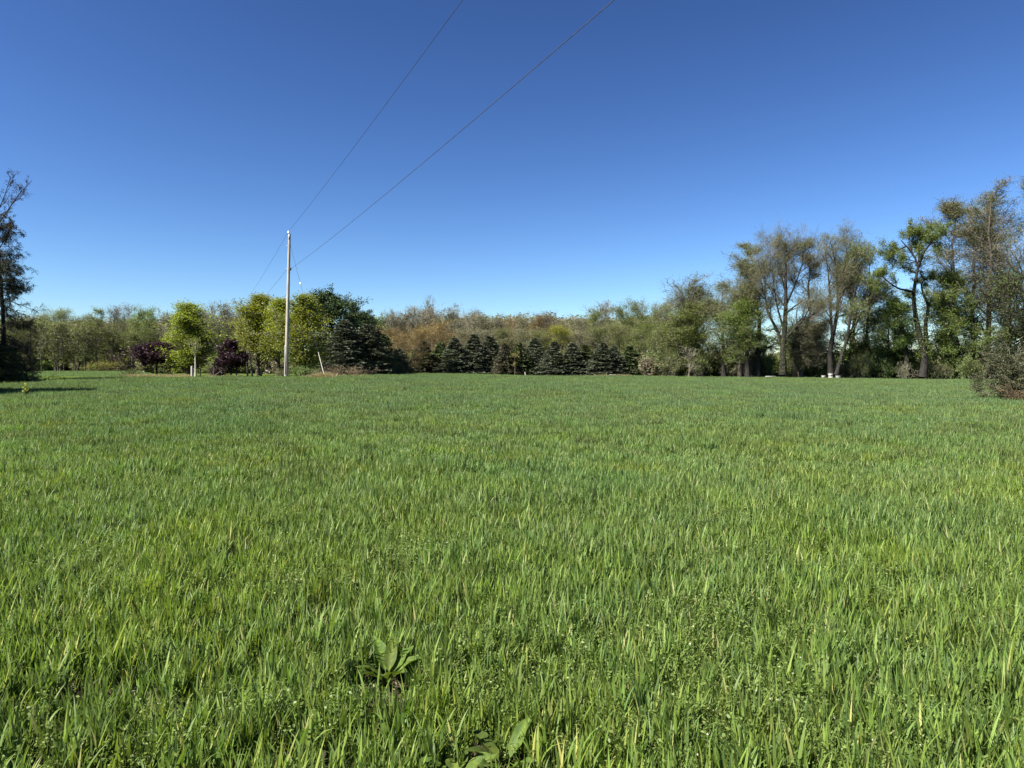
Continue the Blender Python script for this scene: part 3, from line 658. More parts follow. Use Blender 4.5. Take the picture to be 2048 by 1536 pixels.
woods([(775, 628, 20, 'pale'), (800, 618, 22, 'pale2'), (830, 611, 24, 'pale'), (862, 602, 26, 'pale2'), (895, 611, 24, 'pale'), (930, 616, 24, 'pale2'), (962, 626, 22, 'tan'), (992, 630, 20, 'pale'), (1020, 630, 22, 'orange'),
       (1045, 628, 20, 'tan'), (1070, 628, 22, 'orange'), (1097, 622, 22, 'purple'), (1130, 634, 22, 'tan'), (1158, 630, 22, 'tan'), (1186, 616, 20, 'green'), (1214, 600, 24, 'pale'), (1248, 606, 24, 'green'), (1275, 597, 24, 'olive'), (1305, 611, 24, 'green'), (1330, 600, 22, 'olive')],
      165, 'high behind the spruce row', 'woodland trees behind the spruce row')
woods([(780, 655, 28, 'orange'), (850, 640, 32, 'orange'), (885, 650, 26, 'orange'), (920, 655, 22, 'tan'), (960, 655, 26, 'tan'), (1000, 655, 24, 'olive'), (1042, 655, 26, 'tan'), (1080, 658, 24, 'olive'), (1160, 656, 26, 'tan'), (1195, 650, 26, 'olive'), (1238, 646, 28, 'olive'), (1285, 640, 30, 'green'), (1320, 650, 26, 'green')],
      135, 'low behind the spruce row', 'front woodland trees behind the spruce row')
ptree('yellow_tree', wood['yellow'], 14, 4, 1122, 650, 22, 124, 'bright yellow-green tree rising behind the middle of the spruce row', 'tree')
ptree('orange_tree', wood['orange'], 14, 4, 815, 655, 32, 104, 'orange-twigged many-stemmed tree between the big spruces and the spruce row', 'tree', 1.2)
spind = decid(13, 2.0, .08, lim0=.6, nlimb=14, n2=6, n3=5, leaves=2, leaf=.12, lspread=.2, mats=('bark', 'twig', 'bud_green'), seed=90)
ptree('woodland_tree', spind, 13, 2., 192, 614, 13, 152, 'thin dark green treetop poking above the left woods', 'tree')
# deep wood mass behind (one stuff object)
reseed(99)
cheap = [decid(14, 4, .15, lim0=.1, nlimb=14, limang=.65, n2=5, n3=4, leaves=3, leaf=.38, lspread=.55, twr=.03, mats=('bark', m1, m2), seed=100+i)  for i, (m1, m2) in enumerate((('twig', 'bud_olive'), ('twig_pale', 'bud_tan'), ('twig', 'bud_purple'), ('twig', 'bud_green')))]
px, yy, top = [], [], []
for a, b, n, y0, y1, lo, hi in ((-60, 370, 70, 172, 195, 636, 662), (370, 560, 26, 165, 190, 632, 655), (740, 1360, 90, 180, 205, 630, 655), (1300, 2150, 130, 380, 430, 702, 720)):
    u = rng.random(n); px.append(a+(np.arange(n)+u)/n*(b-a)); yy.append(y0+rng.random(n)*(y1-y0)); top.append(lo+rng.random(n)*(hi-lo))
px, yy, top = map(np.concatenate, (px, yy, top)); xx = X(px, yy); zg = gz(xx, yy); Hh = CAMZ+(HY-top)/FPX*yy-zg
cc = []
for tr, cr in cheap:
    cc.append(cr)
instancer('distant_wood', np.stack([xx, yy, zg], 1), np.stack([0*xx, 0*xx, rng.random(len(xx))*6.28], 1), np.stack([Hh/14*1.1, Hh/14*1.1, Hh/14], 1), rng.integers(0, 4, len(xx)), cc,
          label='distant wood closing the view behind the front trees', kind='stuff', category='woods')

und = [shrub(3.2, 1.9, 120+i, (a, b), leaves=3, leaf=.3, lspread=.25, twr=.02, stems=12)[1] for i, (a, b) in enumerate((('twig', 'bud_olive'), ('twig', 'bud_tan'), ('twig', 'bud_purple'), ('twig', 'bud_green')))]
px, yy, top = [], [], []
for a, b, n, y0, y1, lo, hi in ((-80, 480, 170, 164, 176, 706, 730), (300, 820, 150, 108, 135, 700, 728), (740, 1420, 220, 126, 150, 700, 726), (1260, 2150, 230, 300, 330, 712, 728), (1300, 1700, 60, 100, 112, 706, 735), (1680, 1850, 45, 92, 106, 694, 720)):
    u = rng.random(n); px.append(a+(np.arange(n)+u)/n*(b-a)); yy.append(y0+rng.random(n)*(y1-y0)); top.append(lo+rng.random(n)*(hi-lo))
px, yy, top = map(np.concatenate, (px, yy, top)); xx = X(px, yy); zg = gz(xx, yy); Hh = CAMZ+(HY-top)/FPX*yy-zg
instancer('undergrowth', np.stack([xx, yy, zg-.1], 1), np.stack([0*xx, 0*xx, rng.random(len(xx))*6.28], 1), np.stack([np.maximum(Hh/3.2, .9)*1.1, np.maximum(Hh/3.2, .9)*1.1, Hh/3.2], 1), rng.integers(0, 4, len(xx)), und,
          label='tangled low undergrowth filling the foot of the woods', kind='stuff', category='undergrowth')

# ---- right-hand group of tall trees
def tall(px, top, hw, Y, label, seed, mats=('bark', 'twig', 'bud_olive'), **kw):
    x = X(px, Y); H = hpx(top, Y, x); W = hw/FPX*Y
    a = dict(trunk_r=.20, lim0=.16, nlimb=26, limang=.58, trop=.12, n2=10, n3=8, n4=3, leaves=2, leaf=.075, lspread=.18, shape='oval', twr=.011, wander=.09, l2=.62, l3=.5, l4=.55); a.update(kw)
    ms = decid(H, W, mats=mats, seed=seed, **a)
    return place('tall_tree', ms, label, 'tree', x, Y, 0)
def pk(pts, Y, x0, z0):
    """photo pixels (and depth offset) -> local skeleton points"""
    return [(X(a, Y+d)-x0, d, Z(b, Y+d)-z0) for a, b, d in pts]
def skel_tree(px, Y, label, lines, seed, **kw):
    x = X(px, Y); z0 = float(gz(x, Y)); sk = [(pk(l, Y, x, z0), r0, r1) for l, r0, r1 in lines]
    ms = decid(skel=sk, seed=seed, tsegs=14, **kw)
    return place('tall_tree', ms, label, 'tree', x, Y, 0)
tall(1378, 549, 42, 100, 'rounded half-leafed tree at the left of the tall group', 201, ('bark', 'twig', 'bud_olive'), n4=2)
tall(1448, 560, 36, 95, 'half-leafed tree between the rounded tree and the tall bare trees', 202, ('bark_dark', 'twig', 'bud_olive'), n4=2)
tall(1400, 600, 40, 97, 'lower fresh green tree below the rounded tree of the tall group', 203, ('bark', 'twig', 'bud_green'), leaves=5, n4=0, lim0=.08, nlimb=24, leaf=.09)
tall(1338, 640, 30, 100, 'bushy green tree at the left foot of the tall group', 204, ('bark', 'twig', 'bud_olive'), leaves=5, n4=0, lim0=.05, nlimb=22, leaf=.09)
tall(1515, 478, 38, 90, 'tall narrow tree with brownish twigs left of the forked bare tree', 205, ('bark_dark', 'twig', 'bud_olive'), n4=3, nlimb=18)
skel_tree(1566, 86, 'large forked bare tree with ivy on its lower trunk', [
    ([(1566, 752, 0), (1566, 700, 0), (1570, 650, 0), (1572, 600, 0), (1571, 550, 0), (1574, 500, 1), (1570, 480, 1)], .42, .05),
    ([(1566, 690, 0), (1552, 655, .5), (1535, 625, 1), (1530, 590, 1), (1530, 550, 1.4), (1524, 510, 2)], .2, .04),
    ([(1570, 680, 0), (1590, 655, -1), (1606, 640, -1.5), (1625, 630, -2), (1636, 612, -2)], .2, .04),
    ([(1568, 660, 0), (1556, 620, 1), (1548, 575, 1), (1545, 530, 1)], .14, .03),
    ([(1572, 610, 0), (1590, 570, 0), (1604, 530, 0), (1606, 500, 0)], .14, .03),
    ([(1570, 580, 0), (1560, 540, 2), (1556, 500, 3), (1560, 478, 3)], .12, .03)], 206, ivy=((0, .02, .5, 1500),),
    mats=('bark_dark', 'twig', 'bud_olive'), H=17, Wd=3, limlen=2.9, lim0=.2, nlimb=13, limang=.75, trop=.07, n2=8, n3=7, n4=3, leaves=2, leaf=.075, lspread=.18, twr=.008, l2=.55, l3=.52, l4=.5)
skel_tree(1662, 84, 'tall bare tree with twin stems behind the white hive boxes', [
    ([(1662, 752, 0), (1660, 700, 0), (1668, 660, 0), (1676, 620, 0), (1676, 560, 0), (1668, 510, 0), (1660, 480, 0)], .33, .04),
    ([(1666, 690, 0), (1662, 640, 1), (1660, 590, 1), (1656, 540, 1), (1650, 500, 1)], .2, .03),
    ([(1676, 610, 0), (1690, 570, 0), (1694, 530, 0), (1692, 495, 0)], .14, .03)], 207,
    mats=('bark_dark', 'twig', 'bud_olive'), H=17, Wd=3, limlen=2.8, lim0=.22, nlimb=14, limang=.75, trop=.07, n2=8, n3=7, n4=3, leaves=2, leaf=.075, lspread=.18, twr=.008, l2=.55, l3=.52, l4=.5)
skel_tree(1690, 82, 'curved tree leaning out of the brush right of the white hive boxes', [
    ([(1672, 752, 0), (1682, 715, 0), (1694, 680, 0), (1700, 640, 0), (1706, 600, 0), (1716, 550, 0), (1722, 500, 0)], .24, .03),
    ([(1694, 680, 0), (1712, 650, 1), (1728, 610, 1), (1738, 560, 1), (1740, 520, 1)], .15, .03)], 208, ivy=((0, .1, .4, 350),),
    mats=('bark_dark', 'twig', 'bud_green'), H=17, Wd=3, limlen=2.8, lim0=.25, nlimb=12, limang=.8, trop=.07, n2=8, n3=8, n4=3, leaves=1, leaf=.12, lspread=.15, twr=.0095)
tall(1480, 528, 30, 92, 'mid-height airy tree left of the narrow brownish tree', 222)
tall(1612, 506, 30, 91, 'airy tree filling between the forked bare tree and the twin-stemmed tree', 223, ('bark_dark', 'twig', 'bud_tan'), nlimb=16)
tall(1702, 498, 30, 90, 'airy tree behind the curved tree right of the beehives', 224, ('bark_dark', 'twig', 'bud_olive'), nlimb=16)
tall(1735, 556, 34, 88, 'purplish twiggy tree left of the twisted tree', 209, ('bark_dark', 'twig', 'bud_purple'), n4=2, limang=.45, nlimb=18)
# the twisted, flat-topped tree
skel_tree(1842, 80, 'twisted ivy-clad tree with a flat spreading bright green top', [
    ([(1845, 757, 0), (1850, 725, 0), (1850, 705, 0), (1838, 670, 0), (1831, 630, 0), (1826, 590, 0), (1833, 550, 0), (1838, 530, 0), (1828, 510, 0), (1812, 490, 0), (1800, 478, 0)],   .42, .05),
    ([(1850, 708, 0), (1853, 680, .5), (1850, 650, .5), (1858, 612, .5), (1845, 585, .5), (1842, 562, .8), (1862, 555, 1.0)], .30, .05),
    ([(1828, 584, 0), (1815, 580, -1), (1800, 578, -1.5), (1786, 570, -2), (1770, 558, -2), (1758, 545, -2)], .16, .04),
    ([(1836, 532, 0), (1846, 505, 0), (1860, 488, 0), (1874, 474, 0), (1884, 464, 0)], .20, .04),
    ([(1838, 530, 0), (1838, 500, 1.2), (1842, 480, 1.5), (1850, 466, 1.5)], .15, .03),
    ([(1812, 492, 0), (1796, 500, -1), (1786, 512, -1)], .1, .03),
    ([(1822, 505, 0), (1818, 480, 1), (1822, 466, 1)], .1, .03)], 210, ivy=((0, .15, .62, 2200), (1, .1, .6, 800)),
    mats=('bark_dark', 'twig_dark', 'locust'), H=17, Wd=3, limlen=1.25, lim0=.55, nlimb=10, limang=.95, trop=.03, n2=7, n3=6, n4=0, leaves=5, leaf=.105, lspread=.14, twr=.01)
tall(1912, 398, 40, 86, 'tall brown-twigged tree right of the twisted tree', 211, ('bark', 'twig', 'bud_olive'))
tall(1944, 402, 40, 90, 'tall olive-budded tree third from the right edge', 220, ('bark', 'twig', 'bud_olive'))
tall(2012, 382, 40, 92, 'tall fresh green tree between the two tallest trees at the right edge', 221, ('bark', 'twig', 'bud_green'))
tall(1890, 540, 30, 82, 'lower leafy tree tucked against the right of the twisted tree', 212, ('bark_dark', 'twig', 'bud_green'), leaves=4, n4=0, lim0=.2, leaf=.085)
tall(1975, 368, 48, 84, 'very tall tree with olive buds second from the right edge', 213, ('bark', 'twig', 'bud_olive'), leaves=1, nlimb=20, trunk_r=.24)
tall(2046, 348, 52, 82, 'very tall tree cut by the right edge of the view', 214, ('bark', 'twig', 'bud_olive'), leaves=1, nlimb=20, trunk_r=.24)
tall(2020, 540, 46, 80, 'dark spreading tree in front of the tall trees at the right edge', 215, ('bark_dark', 'twig_dark', 'shade_leaf'), leaves=1, n4=2, limang=.75)
tall(1600, 640, 34, 88, 'small dark twiggy tree between the forked tree and the twin-stemmed tree', 216, ('bark', 'twig', 'bud_olive'), n4=2, multi=2, leaves=1)
tall(1495, 600, 34, 89, 'leafy understorey tree below the narrow brownish tree', 217, ('bark_dark', 'twig', 'bud_green'), n4=0, leaves=4, lim0=.15, leaf=.085)
tall(1775, 610, 36, 85, 'dark-leaved understorey tree left of the twisted tree trunk', 218, ('bark_dark', 'twig_dark', 'shade_leaf'), n4=0, leaves=3, lim0=.3, leaf=.085, limang=.9)
tall(1815, 590, 26, 83, 'slim dark tree directly left of the twisted tree trunk', 219, ('bark_dark', 'twig_dark', 'shade_leaf'), n4=0, leaves=3, lim0=.35, leaf=.085)
# slender dark understorey stems, right-hand belt
slim = [decid(8, 1.6, .07, lim0=.25, nlimb=16, limang=.8, n2=6, n3=5, leaves=2, leaf=.10, lspread=.15, mats=('bark_dark', 'twig_dark', 'shade_leaf'), seed=230+i, wander=.1, multi=1+i % 2) for i in range(3)]
reseed(240)
SL = [1352, 1365, 1425, 1462, 1478, 1500, 1512, 1532, 1588, 1618, 1632, 1646, 1700, 1716, 1730, 1748, 1762, 1776, 1790, 1801, 1812, 1822, 1868, 1880, 1893, 1908, 1921, 1934, 1946, 1958, 1976, 1990, 2010, 2030, 2044]
LM = [(0, 'spruce row'), (1400, 'fresh green tree'), (1515, 'narrow brownish tree'), (1566, 'forked bare tree'), (1662, 'white beehives'), (1735, 'purplish twiggy tree'), (1845, 'twisted flat-topped tree'), (1912, 'tall brown-twigged tree'), (1975, 'tallest right-hand tree'), (2100, 'right edge')]
ORD = 'first second third fourth fifth sixth seventh eighth ninth tenth eleventh twelfth thirteenth fourteenth fifteenth'.split()
def slabel(px):
    for (a, na), (b, nb) in zip(LM, LM[1:]):
        if a <= px < b:
            q_ = [p for p in SL if a <= p < b]; return '%s slender dark trunk to the right of the %s' % (ORD[q_.index(px)], na)
for i, px in enumerate(SL):
    Y = np.interp(px, EDGE[:, 0], EDGE[:, 1])+3+rng.random()*9
    ptree('slender_tree', slim[i % 3], 8, 1.6, px+rng.normal()*3, 640+rng.random()*50, 24+rng.random()*12, Y, slabel(px), 'tree', rng.random()*6.28, 'slender trees under the tall right-hand trees')
# slender trees at the front of the left woods
slimL = [decid(10, 1.8, .07, lim0=.22, nlimb=16, limang=.6, n2=5, n3=5, leaves=1, leaf=.13, lspread=.25, mats=('bark', 'twig', 'bud_olive'), seed=250+i, wander=.08) for i in range(2)]
for i, px in enumerate([84, 105, 113, 118, 128, 147, 150, 169, 172, 182, 262, 345, 422, 432, 448]):
    ptree('slender_tree', slimL[i % 2], 10, 1.8, px+rng.normal()*1.5, 640+rng.random()*30, 16, 148+rng.random()*6, ORD[i]+' from the left of the slender trees fronting the left woods', 'tree', rng.random()*6.28, 'slender trees in front of the left woods')

# ---- shrubs along the edges
sh = {'g': shrub(seed=301, mats=('twig', 'bud_green'), leaves=2), 'o': shrub(seed=302, mats=('twig', 'bud_olive'), leaves=2), 'y': shrub(seed=303, mats=('twig', 'bud_yellow'), leaves=2),
      'b': shrub(seed=304, mats=('twig_tan', 'bud_purple'), leaves=0, n3=7), 'd': shrub(seed=305, mats=('twig_dark', 'shade_leaf'), leaves=3), 't': shrub(seed=306, mats=('twig_pale', 'bud_tan'), leaves=1)}
def sh_at(k, px, top, hw, Y, lab, group=None, kind='shrub'):
    ptree(kind, sh[k], 1.8, 1.3, px, top, hw, Y, lab, 'shrub', px*1.7, group, ('stems', 'foliage'))
sh_at('y', 195, 722, 22, 146, 'yellow-green shrub at the foot of the left woods, left one of two'); sh_at('y', 232, 716, 22, 148, 'taller yellow-green shrub at the foot of the left woods')
sh_at('g', 262, 735, 16, 70, 'small green bush at the left end of the straw-coloured grass strip')
sh_at('g', 340, 728, 18, 88, 'low green shrub between the flat-topped plum and the lone maple'); sh_at('o', 430, 722, 18, 90, 'low bush left of the rounded plum tree')
sh_at('d', 600, 731, 22, 62, 'dark bramble bush right of the utility pole base'); sh_at('o', 562, 736, 16, 61, 'scrubby weeds around the foot of the utility pole'); sh_at('o', 622, 734, 18, 62, 'tangled olive bush between the pole and the guy guard')
sh_at('b', 668, 728, 20, 63, 'reddish-brown leafless bush right of the guy guard'); sh_at('b', 702, 730, 22, 66, 'reddish-brown leafless thicket in front of the big spruces'); sh_at('b', 738, 734, 20, 72, 'low brown thicket in front of the clump of spruces')
sh_at('y', 1316, 736, 12, 106, 'small yellow-green bush between the spruce row and the tall trees'); sh_at('g', 1345, 700, 22, 98, 'bright green shrub at the left foot of the tall trees'); sh_at('g', 1400, 690, 26, 96, 'green shrub below the lower fresh green tree')
for i, (px, k, top, hw, lab) in enumerate([(1300, 'd', 700, 20, 'dark shrub against the right end of the spruce row'), (1372, 'd', 705, 24, 'dark shrub behind the slim bare sapling'), (1432, 'd', 700, 24, 'dark thicket under the half-leafed tree left of the tall trees'),
    (1462, 'o', 712, 22, 'olive shrub just right of the dark thicket left of the tall trees'), (1492, 't', 705, 22, 'pale-twigged shrub under the understorey tree left of the narrow brownish tree'), (1520, 'o', 700, 22, 'olive shrub at the foot of the narrow brownish tree'),
    (1546, 'd', 708, 20, 'dark shrub touching the left of the forked bare tree'), (1590, 't', 700, 22, 'pale-twigged brush just right of the forked bare tree'), (1616, 'd', 688, 26, 'tall dark shrub between the forked bare tree and the beehives'),
    (1640, 'd', 694, 26, 'dark shrub directly behind the left beehive'), (1665, 't', 704, 24, 'pale twiggy brush directly behind the tallest beehive'), (1700, 'y', 708, 22, 'yellow-green shrub just right of the beehives'),
    (1722, 'g', 700, 22, 'fresh green shrub right of the yellow-green shrub by the beehives'), (1755, 'd', 702, 26, 'dark shrub at the foot of the purplish twiggy tree'), (1785, 'd', 716, 22, 'low dark shrub left of the twisted tree, farther of two'),
    (1812, 't', 722, 20, 'low pale-twigged brush touching the left of the twisted tree'), (1880, 'o', 722, 22, 'low olive shrub just right of the twisted tree'), (1905, 'd', 716, 24, 'dark shrub under the tall brown-twigged tree'),
    (1935, 'd', 706, 26, 'dark shrub left of and behind the juniper'), (1960, 'o', 716, 22, 'olive shrub partly hidden behind the juniper')]):
    sh_at(k, px, top, hw, float(np.interp(px, EDGE[:, 0], EDGE[:, 1]))+2+(i % 3), lab, 'shrubs at the foot of the tall trees')

# ---- left-edge conifer with bare drooping boughs and its neighbours
def droopy(px, Y, top, hw, label, seed):
    x = X(px, Y); H = hpx(top, Y, x); W = hw/FPX*Y; reseed(seed)
    s = np.linspace(0, 1, 12); P = np.stack([.12*np.sin(s*5), .1*np.cos(s*4), s*H], 1)[None]; RR = .20*(1-.92*s)[None]
    n = 190; t = .06+.93*rng.random(n)**.9; az = rng.random(n)*6.28; ln = W*((1-t)**.55*.75+.22)*(.55+.6*rng.random(n)); S_ = 8; u = np.linspace(0, 1, S_)[None]
    p = np.stack([np.interp(t, s, P[0, :, k]) for k in range(3)], 1)
    el = (.75*t-.30)[:, None]+.15*rng.normal(size=(n, 1)); ver = ln[:, None]*(u*np.tan(el)-.55*u**2*(1-.5*t[:, None])+.25*u**4)
    Q = np.stack([p[:, :1]+np.cos(az)[:, None]*ln[:, None]*u, p[:, 1:2]+np.sin(az)[:, None]*ln[:, None]*u, np.maximum(p[:, 2:]+ver, .2)], -1)
    rb = (.035*(1-t)+.012)[:, None]*np.linspace(1, .25, S_)[None]
    L2, R2, _ = grow(Q, rb, 12, .15, 1, .26, .9, 5, .12, -.16, .6); L3, R3, _ = grow(L2, np.maximum(R2, .006), 7, .1, 1, .5, .8, 4, .2, -.14, .8)
    tr = merge([tubes(P, RR, 10)]); br = tubes(Q, rb, 5); tw = merge([br, tubes(L2, np.maximum(R2, .010), 3), ribbons(L3, np.full(L3.shape[:2], .010))])
    zt = np.clip(1-np.abs(L3[:, -1, 2]/H-.55)*2.2, .08, 1); k = rng.random(len(L3)) < .55*zt
    C = np.repeat(L3[k][:, 1:].reshape(-1, 3), 3, 0); C = C+rng.normal(size=C.shape)*.05; v, f = cards(C, .10, .2, np.repeat(np.repeat(L3[k][:, -1]-L3[k][:, 0], 3, 0), 3, 0)+rng.normal(size=C.shape)*.1)
    return place('conifer_tree', (smooth(mesh_from('trunk', [(*tr, 0, .5)], [M['bark_dark']])), mesh_from('crown', [(*tw, 0, .5), (v, f, 1, np.repeat(rng.random(len(C)), 4))], [M['twig_dark'], M['pine']])), label, 'tree', x, Y)
droopy(3, 50, 425, 74, 'dark conifer with bare drooping boughs at the left edge', 401)
skel_tree(-66, 56, 'bare tree whose upward twigs show above the conifer at the left edge', [
    ([(-70, 752, 0), (-62, 640, 0), (-55, 560, 0), (-42, 450, 0), (-22, 350, 0), (-12, 300, 0)], .26, .03),
    ([(-55, 560, 0), (-22, 475, 0), (12, 425, 0), (40, 385, 0), (66, 358, 0)], .09, .015),
    ([(-50, 520, 0), (-18, 450, 0), (8, 395, 0), (22, 350, 0)], .08, .015),
    ([(-58, 620, 0), (-25, 540, 0), (8, 480, 0), (30, 440, 0)], .09, .015)], 402,
    mats=('bark_dark', 'twig_dark', 'bud_olive'), H=15, Wd=3, limlen=1.0, lim0=.35, nlimb=11, limang=.40, trop=.10, n2=5, n3=5, n4=2, leaves=0, twr=.008)
yew = conifer(3.4, 1.7, 403, 'pine', tiers=16, per=8, nlat=11, card=.16, cw=.4, droop=.05, power=.5)
ptree('spruce_tree', yew, 3.4, 1.7, 8, 690, 48, 47.5, 'low dark bushy evergreen under the drooping conifer at the left edge', 'tree')
ptree('spruce_tree', yew, 3.4, 1.7, -50, 660, 60, 50.5, 'dark evergreen partly outside the left edge', 'tree', 2.)
shade_sp = conifer(12, 3.0, 404, 'pine', tiers=28, per=12, nlat=14, card=.5, cw=.5, power=.6)
ptree('spruce_tree', shade_sp, 12, 3., -195, 415, 150, 32, 'dense spruce beyond the left edge that shades the gravel drive', 'tree', 1.)
ptree('spruce_tree', shade_sp, 12, 3., -190, 395, 120, 45.5, 'second dense spruce beyond the left edge, behind the first', 'tree', 2.)
for px, Y, k in ((30, 48.6, 'd'), (60, 49.4, 'o')):
    sh_at(k, px, 748, 16, Y, 'low %s scrub beside the gravel drive under the dark conifer' % ('dark green' if k == 'd' else 'olive'))

# ---- right-edge juniper with dead grey limbs
def juniper(px, Y, top, hw):
    x = X(px, Y); H = hpx(top, Y, x); W = hw/FPX*Y; reseed(501); z0 = float(gz(x, Y))
    t = thing('juniper_bush', 'sprawling juniper with dead grey branches at the right edge', 'bush', (x, Y, z0-.02))
    n = 46; a = rng.random(n)*6.28; el = .15+1.1*rng.random(n); ln = W*(.7+.5*rng.random(n)); S_ = 7
    d = np.stack([np.cos(a)*np.cos(el), np.sin(a)*np.cos(el), np.sin(el)*H/W*.8], 1); pos = np.stack([np.cos(a)*.15, np.sin(a)*.15, .15+.2*rng.random(n)], 1); Q = [pos]
    for q_ in range(S_-1): d = d+rng.normal(size=d.shape)*.10+[0, 0, .02]; pos = pos+d*(ln/(S_-1))[:, None]; pos[:, 2] = np.maximum(pos[:, 2], .06); Q.append(pos)
    Q = np.stack(Q, 1); RR = np.full((n, 1), .03)*np.linspace(1, .25, S_)[None]
    L2, R2, _ = grow(Q, RR, 11, .2, 1, .32, .6, 5, .14, .0, .6); L3, R3, _ = grow(L2, R2, 7, .1, 1, .5, .6, 4, .2, 0, .7)
    L3[..., 2] = np.maximum(L3[..., 2], .03); L2[..., 2] = np.maximum(L2[..., 2], .03)
    tb = tubes(Q, RR, 6); link('branches', smooth(mesh_from('branches', [(*merge([tb, tubes(L2, np.maximum(R2, .006), 3)]), 0, .5)], [M['twig_pale']])), t)
    live = (L3[:, -1, 0]+.6*L3[:, -1, 2] < 2.0) & (rng.random(len(L3)) < .85)
    C = np.repeat(L3[live][:, 1:].reshape(-1, 3), 5, 0); C = C+rng.normal(size=C.shape)*.05; v, f = cards(C, .075*(.6+.8*rng.random(len(C))), .35)
    link('foliage', mesh_from('foliage', [(v, f, 0, np.repeat(rng.random(len(C)), 4))], [leaf_mat('juniper_needle', [(.028, .036, .013), (.052, .062, .023), (.085, .082, .038)], trans=.15)]), t)
    link('dead_twigs', mesh_from('dead_twigs', [(*ribbons(L3, np.full(L3.shape[:2], .005)), 0, .5)], [M['twig']]), t, label='bare grey-brown dead twigs')
juniper(2040, 30, 706, 60)
sh_at('b', 2048, 765, 42, 29, 'tangle of purplish dead twigs at the foot of the juniper')
# small growths in the row
young = decid(4, .7, .03, lim0=.45, nlimb=10, limang=.5, n2=4, n3=4, leaves=.35, leaf=.09, lspread=.06, mats=('twig_tan', 'twig_tan', 'bud_yellow'), seed=510, twr=.01)
ptree('young_tree', young, 4, .7, 1030, 703, 8, 106, 'slim yellow-stemmed young tree in front of the spruce row', 'tree')
ptree('young_tree', decid(4, .9, .04, lim0=.2, nlimb=18, limang=.7, n2=4, n3=4, leaves=0, mats=('bark_pale', 'twig_pale', 'bud_tan'), seed=511, twr=.01), 4, .9, 1378, 692, 14, 93, 'slim bare sapling in front of the tall trees', 'tree')

# ------------------------------------------------------------------ man-made things
def cyl(pts, rad, k=12, cap=True):
    P = np.asarray(pts, float)[None]; Rr = np.asarray(rad, float)[None]; V, F = tubes(P, Rr, k)
    s = P.shape[1]; ch = [(V, F, 0, .5)]
    if cap:
        for e, ring in ((P[0, 0], np.arange(k)), (P[0, -1], (s-1)*k+np.arange(k))):
            cv = np.vstack([V[ring], e]); i = np.arange(k); f = np.stack([i, (i+1) % k, np.full(k, k)], 1); ch.append((cv, f, 0, .5))
    return ch
def box(c, s, m=0):
    c = np.array(c); s = np.array(s)/2; v = np.array([[a, b, d] for a in (-1, 1) for b in (-1, 1) for d in (-1, 1)])*s+c
    return (v, np.array([[0, 1, 3, 2], [4, 6, 7, 5], [0, 4, 5, 1], [2, 3, 7, 6], [0, 2, 6, 4], [1, 5, 7, 3]]), m, .5)
reseed(600)
PY = 58.0; PX = X(572, PY); PZ = float(gz(PX, PY)); TX = X(579, PY); TZ = Z(462, PY)
pole = thing('utility_pole', 'tall weathered grey wooden utility pole at the edge of the field', 'utility pole', (PX, PY, PZ))
M['pole'] = solid_mat('weathered_pole', (.17, .145, .115), (.42, .38, .32), scale=3, stretch=(6, 6, .35), bump=.5, detail=8)
s = np.linspace(0, 1, 14); hh = TZ-PZ-.25
link('shaft', smooth(mesh_from('shaft', cyl(np.stack([(TX-PX)*s, 0*s, -.3+s*(hh+.3)], 1), .165-.065*s, 14), [M['pole']])), pole)
M['metal'] = solid_mat('galvanised', (.25, .26, .27), (.42, .43, .44), rough=.5, metal=.6)
M['porcelain'] = solid_mat('porcelain', (.5, .53, .55), (.75, .78, .8), rough=.25, spec=.6)
M['black'] = solid_mat('cable_black', (.03, .03, .033), (.06, .06, .065), rough=.5)
tx = TX-PX
link('pin_bracket', mesh_from('pin_bracket', cyl([(tx-.06, -.02, hh-.5), (tx-.06, -.02, hh+.1)], [.02, .02], 6)+[box((tx, -.11, hh-.25), (.07, .03, .4))], [M['metal']]), pole)
link('insulator', smooth(mesh_from('insulator', cyl([(tx-.06, -.02, hh+.04), (tx-.06, -.02, hh+.08), (tx-.06, -.02, hh+.12), (tx-.06, -.02, hh+.17), (tx-.06, -.02, hh+.23), (tx-.06, -.02, hh+.25)], [.06, .10, .10, .06, .075, .03], 12), [M['porcelain']])), pole)
n2z = Z(538, PY)-PZ; n2x = tx*n2z/hh
link('spool_bracket', smooth(mesh_from('spool_bracket', cyl([(n2x+.12, -.05, n2z-.10), (n2x+.17, -.05, n2z-.07), (n2x+.17, -.05, n2z+.07), (n2x+.12, -.05, n2z+.10)], [.05, .075, .075, .05], 10), [M['black']])), pole)
gzh = Z(491, PY)-PZ; gx0 = tx*gzh/hh
for zz in (gzh, n2z, gzh+.05):
    pass
for zz in (gzh, n2z):
    link('bolt', mesh_from('bolt', cyl([(tx*zz/hh-.24, 0, zz), (tx*zz/hh+.22, 0, zz)], [.018, .018], 6), [M['metal']]), pole)
link('ground_rod_cover', mesh_from('cover', [box((-.02, -.178, 1.6), (.03, .02, 2.4))], [M['metal']]), pole)
def wire(a, b, sag, name, label, n=60, r=.0085, thing_=True):
    s = np.linspace(0, 1, n)[:, None]; P = np.array(a)*(1-s)+np.array(b)*s; P[:, 2] -= 4*sag*(s[:, 0]*(1-s[:, 0]))
    o = link(name, smooth(mesh_from(name, cyl(P, np.full(n, r), 6), [M['black']])), label=label, category='wire'); return o
PTop = np.array([TX-.06, PY-.02, PZ+hh+.24]); PN = np.array([PX+n2x+.19, PY-.05, PZ+n2z])
